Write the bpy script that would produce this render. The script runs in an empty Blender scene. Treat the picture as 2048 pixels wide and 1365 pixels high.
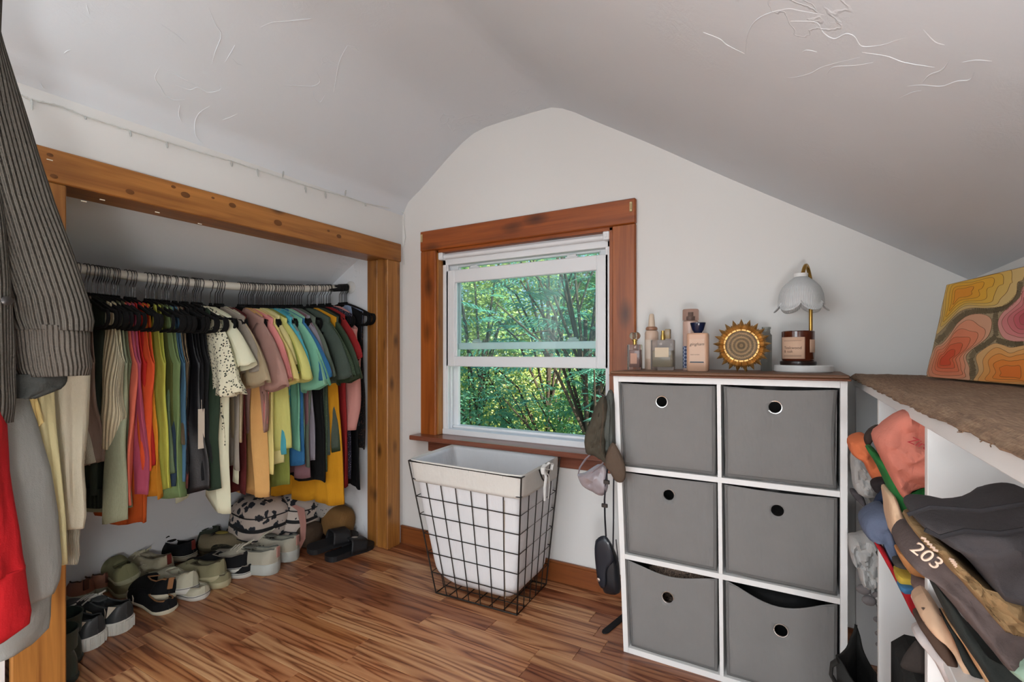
import bpy, math, random
from mathutils import Vector, Matrix, noise as mnoise
from math import sin, cos, pi, sqrt, radians
scene = bpy.context.scene
col = scene.collection
# ------------------------------------------------------------------ camera
FPX, CX, HY, TH, CAMH = 990.0, 1024.0, 708.0, math.atan2(576, 990), 1.0
cam_d = bpy.data.cameras.new('camera'); cam = bpy.data.objects.new('camera', cam_d); col.objects.link(cam)
cam_d.sensor_width = 36; cam_d.lens = FPX/2048*36; cam_d.shift_y = (HY-682.5)/2048
cam_d.clip_start = 0.02
cam.location = (0, 0, CAMH); cam.rotation_euler = (pi/2, 0, TH)
scene.camera = cam
# ------------------------------------------------------------------ world, sun, exposure
W = bpy.data.worlds.new('world'); scene.world = W; W.use_nodes = True
wn = W.node_tree.nodes; wl = W.node_tree.links
sky = wn.new('ShaderNodeTexSky'); sky.sky_type = 'HOSEK_WILKIE'; sky.turbidity = 4
sky.sun_direction = Vector((0.85, -0.12, 0.60)).normalized()
wn['Background'].inputs['Strength'].default_value = 6.0
wl.new(sky.outputs[0], wn['Background'].inputs['Color'])
sun_d = bpy.data.lights.new('sun', 'SUN'); sun_d.energy = 17.0; sun_d.angle = radians(0.6); sun_d.color = (1, .93, .78)
sun = bpy.data.objects.new('sun', sun_d); col.objects.link(sun)
sun.rotation_euler = Vector((0.85, -0.12, 0.60)).to_track_quat('Z', 'Y').to_euler()
LAMP_W = 7.0          # ceiling fixture of the room, behind the camera
FILL_LAMP_W = 38.0    # low lamp added behind the camera to brighten the closet
ROOF_FILL_W = 29.0          # fill light at an added roof window behind the camera
GABLE_FILL_W = 28.0           # fill light at an added, unseen window in the opposite gable
vs = scene.view_settings
vs.view_transform = 'Standard'; vs.look = 'None'; vs.gamma = 1; vs.use_curve_mapping = False; vs.exposure = 0.0

# ------------------------------------------------------------------ helpers
def ray(px, py):
    u = (px-CX)/FPX; v = (HY-py)/FPX
    return Vector((-sin(TH)+u*cos(TH), cos(TH)+u*sin(TH), v))
def on(px, py, x=None, y=None, z=None):
    """photo pixel -> point of the room on the plane x, y or z = const"""
    D = ray(px, py)
    t = x/D.x if x is not None else y/D.y if y is not None else (z-CAMH)/D.z
    return Vector((0, 0, CAMH)) + D*t
def C(h, k=1.0):
    h = h.lstrip('#'); c = [int(h[i:i+2], 16)/255 for i in (0, 2, 4)]
    return tuple(min(1, ((v/12.92) if v <= .04045 else ((v+.055)/1.055)**2.4)*k) for v in c) + (1,)
def lerp(a, b, t): return a+(b-a)*t
def interp(x, tab):
    if x <= tab[0][0]: return tab[0][1]
    for (a, b), (c, d) in zip(tab, tab[1:]):
        if x <= c: return b+(d-b)*(x-a)/(c-a)
    return tab[-1][1]
def smooth(a, b, x):
    t = max(0, min(1, (x-a)/(b-a))); return t*t*(3-2*t)
def nz(x, y, z=0): return mnoise.noise(Vector((x, y, z)))

class MB:
    def __init__(s): s.v = []; s.f = []; s.m = []; s.uv = {}
    def add(s, vs_, fs, m=0):
        n = len(s.v); s.v += [tuple(v) for v in vs_]; s.f += [tuple(i+n for i in f) for f in fs]; s.m += [m]*len(fs); return s
    def box(s, x0, x1, y0, y1, z0, z1, b=0.0, m=0):
        if b <= 0:
            v = [(x, y, z) for z in (z0, z1) for y in (y0, y1) for x in (x0, x1)]
            return s.add(v, [(0, 2, 3, 1), (4, 5, 7, 6), (0, 1, 5, 4), (2, 6, 7, 3), (0, 4, 6, 2), (1, 3, 7, 5)], m)
        v = []; b = min(b, (x1-x0)*.49, (y1-y0)*.49, (z1-z0)*.49)
        idx = {}
        for ix, X in enumerate((x0, x1)):
            for iy, Y in enumerate((y0, y1)):
                for iz, Z in enumerate((z0, z1)):
                    sx, sy, sz = (b if ix == 0 else -b), (b if iy == 0 else -b), (b if iz == 0 else -b)
                    for k, p in enumerate(((X, Y+sy, Z+sz), (X+sx, Y, Z+sz), (X+sx, Y+sy, Z))):
                        idx[ix, iy, iz, k] = len(v); v.append(p)
        f = []
        for a in range(3):
            o = [i for i in range(3) if i != a]
            for e in (0, 1):
                q = []
                for c in ((0, 0), (1, 0), (1, 1), (0, 1)):
                    t = [0, 0, 0]; t[a] = e; t[o[0]] = c[0]; t[o[1]] = c[1]; q.append(idx[(*t, a)])
                f.append(tuple(q))
        for a in range(3):
            o = [i for i in range(3) if i != a]
            for c in ((0, 0), (1, 0), (1, 1), (0, 1)):
                t0 = [0, 0, 0]; t1 = [0, 0, 0]; t1[a] = 1
                for t in (t0, t1): t[o[0]] = c[0]; t[o[1]] = c[1]
                f.append((idx[(*t0, o[0])], idx[(*t1, o[0])], idx[(*t1, o[1])], idx[(*t0, o[1])]))
        for ix in (0, 1):
            for iy in (0, 1):
                for iz in (0, 1): f.append(tuple(idx[ix, iy, iz, k] for k in range(3)))
        return s.add(v, f, m)
    def tube(s, pts, r, n=8, closed=False, cap=True, m=0, flat=None):
        pts = [Vector(p) for p in pts]; L = len(pts)
        rs = r if isinstance(r, (list, tuple)) else [r]*L
        v = []; f = []; prev = None
        for i, p in enumerate(pts):
            if closed: t = pts[(i+1) % L]-pts[i-1]
            else: t = pts[min(i+1, L-1)]-pts[max(i-1, 0)]
            t = t.normalized() if t.length > 1e-9 else Vector((0, 0, 1))
            if prev is None:
                a = Vector((0, 0, 1)) if abs(t.z) < .9 else Vector((1, 0, 0))
                nrm = t.cross(a).normalized()
            else:
                nrm = prev - t*prev.dot(t)
                nrm = nrm.normalized() if nrm.length > 1e-6 else t.orthogonal().normalized()
            prev = nrm; b = t.cross(nrm)
            for k in range(n):
                a = 2*pi*k/n
                v.append(p+nrm*(cos(a)*rs[i])+b*(sin(a)*rs[i]*(flat or 1)))
        R = L if closed else L-1
        for i in range(R):
            for k in range(n):
                j = (i+1) % L
                f.append((i*n+k, i*n+(k+1) % n, j*n+(k+1) % n, j*n+k))
        if cap and not closed:
            f.append(tuple(range(n))[::-1]); f.append(tuple((L-1)*n+k for k in range(n)))
        return s.add(v, f, m)
    def lathe(s, prof, c=(0, 0, 0), n=24, m=0, sx=1, sy=1):
        v = []; f = []
        for r, z in prof:
            for k in range(n):
                a = 2*pi*k/n; v.append((c[0]+r*cos(a)*sx, c[1]+r*sin(a)*sy, c[2]+z))
        for i in range(len(prof)-1):
            for k in range(n): f.append((i*n+k, i*n+(k+1) % n, (i+1)*n+(k+1) % n, (i+1)*n+k))
        if prof[0][0] > 1e-5: f.append(tuple(range(n))[::-1])
        if prof[-1][0] > 1e-5: f.append(tuple((len(prof)-1)*n+k for k in range(n)))
        return s.add(v, f, m)
    def grid(s, fn, nu, nv, closeu=False, m=0, flip=False):
        """fn(u,v) -> point, u,v in 0..1; keeps uv"""
        n0 = len(s.v); v = []; cu = nu if closeu else nu+1
        for j in range(nv+1):
            for i in range(cu):
                v.append(fn(i/nu, j/nv)); s.uv[n0+j*cu+i] = (i/nu, j/nv)
        f = []
        for j in range(nv):
            for i in range(nu):
                a, b = i, (i+1) % cu if closeu else i+1
                q = (j*cu+a, j*cu+b, (j+1)*cu+b, (j+1)*cu+a)
                f.append(q[::-1] if flip else q)
        return s.add(v, f, m)
    def prism(s, poly, d0, d1, axis='z', m=0):
        n = len(poly)
        def P(p, d):
            return (p[0], p[1], d) if axis == 'z' else (p[0], d, p[1]) if axis == 'y' else (d, p[0], p[1])
        v = [P(p, d0) for p in poly]+[P(p, d1) for p in poly]
        f = [tuple(range(n))[::-1], tuple(range(n, 2*n))]+[(i, (i+1) % n, n+(i+1) % n, n+i) for i in range(n)]
        return s.add(v, f, m)
    def pillow(s, pts, nrm, th, rings=7, wr=.004, seed=0, flatness=.5, m=0, back=True, wf=14):
        """closed outline of 3-D points filled to a soft cushion of thickness th along nrm"""
        pts = [Vector(p) for p in pts]; nrm = Vector(nrm).normalized()
        # resample with smooth corners
        P = []
        n = len(pts)
        for i in range(n):
            a, b, c, d = pts[i-1], pts[i], pts[(i+1) % n], pts[(i+2) % n]
            for k in range(3):
                t = k/3
                P.append(.5*((2*b)+(c-a)*t+(2*a-5*b+4*c-d)*t*t+(3*b-a-3*c+d)*t**3))
        n = len(P); ctr = sum(P, Vector())/n
        for sgn in ((1, -1) if back else (1,)):
            v = []; f = []
            for k in range(rings+1):
                q = k/rings; sc = cos(q*pi/2) if k < rings else 0
                sc = 1-(q**1.5)
                h = th*.5*(max(0, 1-sc**4))**flatness
                for p in P:
                    w = ctr.lerp(p, sc)
                    e = nz(w.x*wf+seed, w.y*wf+seed*2.3, w.z*wf)*wr*(1.6 if k else 1) + nz(w.x*wf*2.7+seed, w.y*wf*2.7, w.z*wf*2.7-seed)*wr*.5
                    v.append(w+nrm*(sgn*h+e))
            for k in range(rings):
                for i in range(n):
                    q = (k*n+i, k*n+(i+1) % n, (k+1)*n+(i+1) % n, (k+1)*n+i)
                    f.append(q if sgn > 0 else q[::-1])
            s.add(v, f, m)
        return s
    def xf(s, M):
        s.v = [tuple(M @ Vector(v)) for v in s.v]; return s
    def build(s, name, mat, parent=None, sm=True, local=False, kind=None, label=None):
        me = bpy.data.meshes.new(name)
        o0 = Vector((0, 0, 0))
        if parent is not None and not local: o0 = wloc(parent)
        me.from_pydata([tuple(Vector(v)-o0) for v in s.v], [], s.f)
        mats = mat if isinstance(mat, (list, tuple)) else [mat]
        for mm in mats: me.materials.append(mm)
        if len(mats) > 1: me.polygons.foreach_set('material_index', s.m)
        if s.uv:
            ul = me.uv_layers.new(name='UVMap'); d = []
            for lp in me.loops: d += list(s.uv.get(lp.vertex_index, (0, 0)))
            ul.data.foreach_set('uv', d)
        if sm:
            me.polygons.foreach_set('use_smooth', [True]*len(me.polygons))
            try: me.set_sharp_from_angle(angle=radians(42))
            except Exception: pass
        me.update()
        o = bpy.data.objects.new(name, me); col.objects.link(o)
        if parent is not None: o.parent = parent
        if kind: o['kind'] = kind
        if label: o['label'] = label
        return o
WL = {}
def wloc(o):
    p = Vector((0, 0, 0))
    while o is not None:
        p = p+Vector(o.location); o = o.parent
    return p
def tag(o, label, cat, group=None):
    o['label'] = label; o['category'] = cat
    if group: o['group'] = group
    return o
def thing(name, loc, label, cat, group=None, rz=0):
    o = bpy.data.objects.new(name, None); col.objects.link(o); o.empty_display_size = .05
    o.location = loc; o.rotation_euler = (0, 0, rz)
    return tag(o, label, cat, group)
def struct(name, loc=(0, 0, 0)):
    o = bpy.data.objects.new(name, None); col.objects.link(o); o.location = loc; o['kind'] = 'structure'; return o
def share(o, parent, loc, name=None, mat=None):
    c = o.copy(); col.objects.link(c); c.parent = parent; c.location = loc
    return c
def text_part(name, body, size, M, mat, parent, font_align='CENTER', ext=.0002, shear=0):
    cu = bpy.data.curves.new(name, 'FONT'); cu.body = body; cu.size = size; cu.align_x = font_align; cu.align_y = 'CENTER'; cu.extrude = ext; cu.shear = shear
    t = bpy.data.objects.new(name+'_src', cu); col.objects.link(t)
    bpy.context.view_layer.update()
    me = bpy.data.meshes.new_from_object(t.evaluated_get(bpy.context.evaluated_depsgraph_get()))
    bpy.data.objects.remove(t); bpy.data.curves.remove(cu)
    me.name = name; me.transform(Matrix.Translation(-wloc(parent)) @ M)
    me.materials.clear(); me.materials.append(mat)
    o = bpy.data.objects.new(name, me); col.objects.link(o); o.parent = parent
    return o

# ------------------------------------------------------------------ materials
MATS = {}
class NT:
    def __init__(s, name):
        s.m = bpy.data.materials.new(name); s.m.use_nodes = True; s.t = s.m.node_tree; s.b = s.t.nodes['Principled BSDF']
    def n(s, typ, **kw):
        x = s.t.nodes.new('ShaderNode'+typ)
        for k, v in kw.items():
            if k.startswith('_'): setattr(x, k[1:], v)
            else:
                x.inputs[k.replace('__', ' ')].default_value = v
        return x
    def l(s, a, b): s.t.links.new(a, b)
    def ramp(s, fac, stops):
        r = s.n('ValToRGB'); e = r.color_ramp.elements
        while len(e) < len(stops): e.new(.5)
        for i, (p, c) in enumerate(stops): e[i].position = p; e[i].color = c
        s.l(fac, r.inputs[0]); return r.outputs[0]
    def coord(s, kind='Object', scale=(1, 1, 1), loc=None):
        t = s.n('TexCoord'); mp = s.n('Mapping'); s.l(t.outputs[kind], mp.inputs[0]); mp.inputs['Scale'].default_value = scale
        return mp.outputs[0]
    def noise(s, vec, scale=5, detail=4, rough=.5, dist=0):
        x = s.n('TexNoise'); x.inputs['Scale'].default_value = scale; x.inputs['Detail'].default_value = detail
        x.inputs['Roughness'].default_value = rough; x.inputs['Distortion'].default_value = dist
        s.l(vec, x.inputs['Vector']); return x.outputs['Fac']
    def bump(s, h, strength=.2, dist=.005, prev=None):
        x = s.n('Bump'); x.inputs['Strength'].default_value = strength; x.inputs['Distance'].default_value = dist
        s.l(h, x.inputs['Height'])
        if prev is not None: s.l(prev, x.inputs['Normal'])
        s.l(x.outputs[0], s.b.inputs['Normal']); return x.outputs[0]
    def math(s, op, a, b=None, c=None):
        x = s.n('Math'); x.operation = op
        for i, q in enumerate((a, b, c)):
            if q is None: continue
            if isinstance(q, (int, float)): x.inputs[i].default_value = q
            else: s.l(q, x.inputs[i])
        return x.outputs[0]
    def mix(s, fac, a, b):
        x = s.n('Mix'); x.data_type = 'RGBA'
        for i, q in ((0, fac), (6, a), (7, b)):
            if isinstance(q, (int, float)): x.inputs[i].default_value = q
            elif isinstance(q, tuple): x.inputs[i].default_value = q
            else: s.l(q, x.inputs[i])
        return x.outputs[2]
def plain(name, c, rough=.5, metal=0, spec=.5, bump=0, bscale=200, alpha=None, trans=0, ior=1.45, coat=0, var=0):
    if name in MATS: return MATS[name]
    t = NT(name); t.b.inputs['Base Color'].default_value = c; t.b.inputs['Roughness'].default_value = rough
    t.b.inputs['Metallic'].default_value = metal; t.b.inputs['Specular IOR Level'].default_value = spec
    t.b.inputs['Transmission Weight'].default_value = trans; t.b.inputs['IOR'].default_value = ior
    t.b.inputs['Coat Weight'].default_value = coat
    co = t.coord()
    nn = t.noise(co, bscale, 3)
    if bump: t.bump(nn, bump, .002)
    if var:
        n2 = t.noise(co, 9, 4)
        t.l(t.mix(n2, tuple(v*(1-var) for v in c[:3])+(1,), tuple(min(1, v*(1+var)) for v in c[:3])+(1,)), t.b.inputs['Base Color'])
    MATS[name] = t.m; return t.m
def cloth(name, c, var=.12, bs=500, bump=.25, rough=.92, sheen=.0, heather=0):
    if name in MATS: return MATS[name]
    t = NT(name); co = t.coord()
    c1 = tuple(v*(1-var) for v in c[:3])+(1,); c2 = tuple(min(1, v*(1+var)) for v in c[:3])+(1,)
    big = t.noise(co, 14, 4, .6)
    out = t.mix(big, c1, c2)
    if heather:
        h = t.noise(t.coord(scale=(300, 300, 90)), 1, 4, .8)
        out = t.mix(t.math('MULTIPLY', h, heather), out, tuple(min(1, v*2.2+.05) for v in c[:3])+(1,))
    t.l(out, t.b.inputs['Base Color']); t.b.inputs['Roughness'].default_value = rough; t.b.inputs['Specular IOR Level'].default_value = .25
    t.b.inputs['Sheen Weight'].default_value = sheen
    fine = t.noise(co, bs, 2)
    wr = t.noise(t.coord(scale=(1, 1, .35)), 28, 3, .6)
    p = t.bump(fine, bump, .0015); t.bump(wr, .35, .012, p)
    MATS[name] = t.m; return t.m
def ribbed(name, ca, cb, freq, axis='u', depth=.004, rough=.95):
    if name in MATS: return MATS[name]
    t = NT(name); tc = t.n('TexCoord'); sp = t.n('SeparateXYZ'); t.l(tc.outputs['UV'], sp.inputs[0])
    w = t.math('SINE', t.math('MULTIPLY', sp.outputs[0 if axis == 'u' else 1], freq*2*pi))
    w = t.math('MULTIPLY_ADD', w, .5, .5)
    nn = t.noise(t.coord(), 12, 4)
    fine = t.noise(t.coord(scale=(1, 1, 2.5)), 260, 3)
    base = t.mix(nn, ca, cb)
    # ribs: relief carries the shading, colour only the yarn
    t.l(base, t.b.inputs['Base Color'])
    p = t.bump(w, 1.0, depth); t.bump(fine, .5, .003, p)
    t.b.inputs['Roughness'].default_value = rough; t.b.inputs['Specular IOR Level'].default_value = .2
    MATS[name] = t.m; return t.m
def speckled(name, base, dots, scale=60, thr=.32, dist=.0):
    if name in MATS: return MATS[name]
    t = NT(name); co = t.coord()
    v = t.n('TexVoronoi'); v.inputs['Scale'].default_value = scale
    ns = t.n('TexNoise'); ns.inputs['Scale'].default_value = scale*1.4; t.l(co, ns.inputs['Vector'])
    mx = t.n('Mix'); mx.data_type = 'RGBA'; mx.inputs[0].default_value = .25+dist
    mx.inputs[0].default_value = .012*60/scale
    t.l(co, mx.inputs[6]); t.l(ns.outputs['Color'], mx.inputs[7]); t.l(mx.outputs[2], v.inputs['Vector'])
    t.l(t.ramp(v.outputs['Distance'], [(thr, dots), (thr+.06, base)]), t.b.inputs['Base Color'])
    t.b.inputs['Roughness'].default_value = .9
    t.bump(t.noise(t.coord(scale=(1, 1, .35)), 28, 3, .6), .35, .012)
    MATS[name] = t.m; return t.m
def blotch(name, stops, scale=18, dist=1.5):
    if name in MATS: return MATS[name]
    t = NT(name); co = t.coord()
    t.l(t.ramp(t.noise(co, scale, 2, .5, dist), stops), t.b.inputs['Base Color'])
    t.b.inputs['Roughness'].default_value = .85
    t.bump(t.noise(t.coord(scale=(1, 1, .35)), 28, 3, .6), .35, .012)
    MATS[name] = t.m; return t.m
def plaster(name, c, amt=.25, trowel=0.0, rough=.75):
    if name in MATS: return MATS[name]
    t = NT(name); co = t.coord()
    t.l(t.mix(t.noise(co, 1.6, 3), tuple(v*.97 for v in c[:3])+(1,), c), t.b.inputs['Base Color'])
    t.b.inputs['Roughness'].default_value = rough; t.b.inputs['Specular IOR Level'].default_value = .3
    p = t.bump(t.noise(co, 90, 3), amt*.35, .002)
    p = t.bump(t.noise(co, 5, 3), amt*.6, .01, p)
    if trowel:
        # thin knife ridges, in patches
        ns = t.n('TexNoise'); ns.inputs['Scale'].default_value = 5; ns.inputs['Detail'].default_value = 5; t.l(co, ns.inputs['Vector'])
        mx = t.n('Mix'); mx.data_type = 'RGBA'; mx.inputs[0].default_value = .22
        t.l(co, mx.inputs[6]); t.l(ns.outputs['Color'], mx.inputs[7])
        cn = t.noise(mx.outputs[2], 3.4, 3, .55, .6)
        line = t.ramp(t.math('PINGPONG', t.math('MULTIPLY', cn, 5.0), 1.0), [(0, (1, 1, 1, 1)), (.035, (0, 0, 0, 1))])
        mask = t.ramp(t.noise(co, 2.1, 2), [(.46, (0, 0, 0, 1)), (.56, (1, 1, 1, 1))])
        h = t.math('MULTIPLY', line, mask)
        p = t.bump(h, trowel, .0025, p)
        v2 = t.noise(t.coord(scale=(9, 9, 30)), 3, 5, .7, 1.2)
        m2 = t.ramp(t.noise(t.coord(scale=(1, 1, 1)), 3.4, 2, .5, .4), [(.56, (0, 0, 0, 1)), (.68, (1, 1, 1, 1))])
        t.bump(t.math('MULTIPLY', v2, m2), trowel*.7, .006, p)
    MATS[name] = t.m; return t.m
def pine(name, c_lo, c_hi, c_dark, axis=2, rough=.38, knots=6.0, kthr=.07):
    """varnished knotty pine, grain along the given axis"""
    if name in MATS: return MATS[name]
    t = NT(name); oi = t.n('ObjectInfo')
    tc = t.n('TexCoord'); ad = t.n('VectorMath'); ad.operation = 'ADD'
    cb = t.n('CombineXYZ')
    r = t.math('MULTIPLY', oi.outputs['Random'], 37.0)
    for i in range(3): t.l(r, cb.inputs[i])
    t.l(tc.outputs['Object'], ad.inputs[0]); t.l(cb.outputs[0], ad.inputs[1])
    sc = [26, 26, 26]; sc[axis] = 1.6
    mp = t.n('Mapping'); mp.inputs['Scale'].default_value = sc; t.l(ad.outputs[0], mp.inputs[0])
    g = t.noise(mp.outputs[0], 1.0, 5, .6, .8)
    sc2 = [90, 90, 90]; sc2[axis] = 3
    mp2 = t.n('Mapping'); mp2.inputs['Scale'].default_value = sc2; t.l(ad.outputs[0], mp2.inputs[0])
    g2 = t.noise(mp2.outputs[0], 1.0, 3, .6)
    base = t.ramp(t.math('ADD', t.math('MULTIPLY', g, .8), t.math('MULTIPLY', g2, .25)), [(.32, c_lo), (.72, c_hi)])
    # knots
    sk = [knots*1.6]*3; sk[axis] = knots*.75
    mp3 = t.n('Mapping'); mp3.inputs['Scale'].default_value = sk; t.l(ad.outputs[0], mp3.inputs[0])
    v = t.n('TexVoronoi'); v.inputs['Scale'].default_value = 1.0; t.l(mp3.outputs[0], v.inputs['Vector'])
    k = t.ramp(v.outputs['Distance'], [(kthr*.4, (1, 1, 1, 1)), (kthr*2.2, (0, 0, 0, 1))])
    t.l(t.mix(t.math('MULTIPLY', k, .85), base, c_dark), t.b.inputs['Base Color'])
    t.b.inputs['Roughness'].default_value = rough
    t.bump(g2, .08, .002)
    MATS[name] = t.m; return t.m
def oak_floor():
    t = NT('oak_plank'); oi = t.n('ObjectInfo'); tc = t.n('TexCoord')
    cb = t.n('CombineXYZ'); r = oi.outputs['Random']
    t.l(t.math('MULTIPLY', r, 91.0), cb.inputs[0]); t.l(t.math('MULTIPLY', r, 17.0), cb.inputs[1]); t.l(t.math('MULTIPLY', r, 53.0), cb.inputs[2])
    ad = t.n('VectorMath'); ad.operation = 'ADD'; t.l(tc.outputs['Object'], ad.inputs[0]); t.l(cb.outputs[0], ad.inputs[1])
    mp = t.n('Mapping'); mp.inputs['Scale'].default_value = (1.0, 15, 1); t.l(ad.outputs[0], mp.inputs[0])
    h = t.noise(mp.outputs[0], 1.0, 2.0, .45, .3)
    rings = t.math('PINGPONG', t.math('MULTIPLY', h, 15.0), 1.0)      # cathedral contours of the height noise
    mp2 = t.n('Mapping'); mp2.inputs['Scale'].default_value = (6, 190, 1); t.l(ad.outputs[0], mp2.inputs[0])
    fine = t.noise(mp2.outputs[0], 1.0, 3, .65)
    g = t.math('ADD', t.math('MULTIPLY', rings, .68), t.math('MULTIPLY', fine, .34))
    c = t.ramp(g, [(.14, C('#6f452f')), (.30, C('#a07253')), (.52, C('#bd9370')), (.85, C('#cfac88'))])
    tone = t.ramp(t.math('FRACT', t.math('MULTIPLY', r, 7.31)), [(0, C('#b58d7d')), (.25, C('#e4c3ad')), (.6, C('#fff0dc')), (.8, C('#c79c86')), (1, C('#eacaa8'))])
    mxx = t.n('Mix'); mxx.data_type = 'RGBA'; mxx.blend_type = 'MULTIPLY'; mxx.inputs[0].default_value = 1
    t.l(c, mxx.inputs[6]); t.l(tone, mxx.inputs[7])
    t.l(mxx.outputs[2], t.b.inputs['Base Color'])
    t.b.inputs['Roughness'].default_value = .33; t.b.inputs['Specular IOR Level'].default_value = .5
    t.bump(g, .05, .002)
    return t.m

M_WALL = plaster('wall_paint', C('#dfdedb'), .25)
M_CEIL = plaster('ceiling_plaster', C('#dadfe4'), .3, .38)
M_CLOSET = plaster('closet_plaster', C('#eceef0'), .3, .6)
M_PINE = pine('pine_amber', C('#6e3f18'), C('#b87e3c'), C('#351c0a'), 2, kthr=.10)
M_PINE_H = pine('pine_amber_lengthwise', C('#7a481c'), C('#b5793a'), C('#351c0a'), 1, kthr=.08)
M_CAS = pine('pine_red', C('#74360f'), C('#ad5f26'), C('#2a1005'), 2, knots=4.5, kthr=.12)
M_CAS_H = pine('pine_red_lengthwise', C('#74360f'), C('#a85820'), C('#2a1005'), 0, knots=4.5, kthr=.12)
M_SILL = pine('sill_wood', C('#643424'), C('#8f5844'), C('#351810'), 0, rough=.25, kthr=.02)
M_VINYL = plain('white_vinyl', C('#e4e6e8'), .35, var=.03)
M_WPAINT = plain('white_laminate', C('#e9e8e6'), .45, var=.03)
M_BLACK = cloth('black_velvet', C('#0b0b0c'), .2, sheen=0, bump=.1)
M_WIRE = plain('dark_wire', C('#3c3a38'), .35, .9)
M_CHROME = plain('chrome', C('#c9c7c3'), .18, 1)
M_STEEL = plain('steel_hook', C('#4b4a4a'), .3, .85)

# ------------------------------------------------------------------ room
YB, XL, XK, YF = 1.985, -1.83, 0.443, -2.2       # back wall, left knee wall, right knee wall, wall behind the camera
ZF = 2.092                                       # flat strip of the ceiling
XC0, YC1 = -2.58, 1.895                          # closet back wall, closet end wall
def wall_back():
    r = struct('wall_back')
    b = MB()
    # gable wall with the window hole
    x0, x1, z0, z1 = -1.60, -.672, .585, 1.525
    top = [(XL-.1, 1.85), (-1.333, ZF+.08), (-.92, ZF+.08), (XK+.15, 1.25)]
    def tz(x): return interp(x, [(XL-.12, 1.80), (-1.333, ZF+.06), (-.92, ZF+.06), (XK+.15, 1.25)])
    xs = [XL-.12, x0]; 
    for ya, yb in ((YB, YB+.12),):
        def pan(xa, xb, za, zb=None):
            n = 8
            P = [(xa, za), (xb, za)]
            if zb is None:
                P += [(lerp(xb, xa, i/n), tz(lerp(xb, xa, i/n))) for i in range(n+1)]
            else: P += [(xb, zb), (xa, zb)]
            b.prism(P, ya, yb, 'y')
        pan(XL-.12, x0, -.0); pan(x1, XK+.15, -.0); pan(x0, x1, -.0, z0); pan(x0, x1, z1)
    o = b.build('gable_panel', M_WALL, r, sm=False)
    return r
wall_back()
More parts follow.
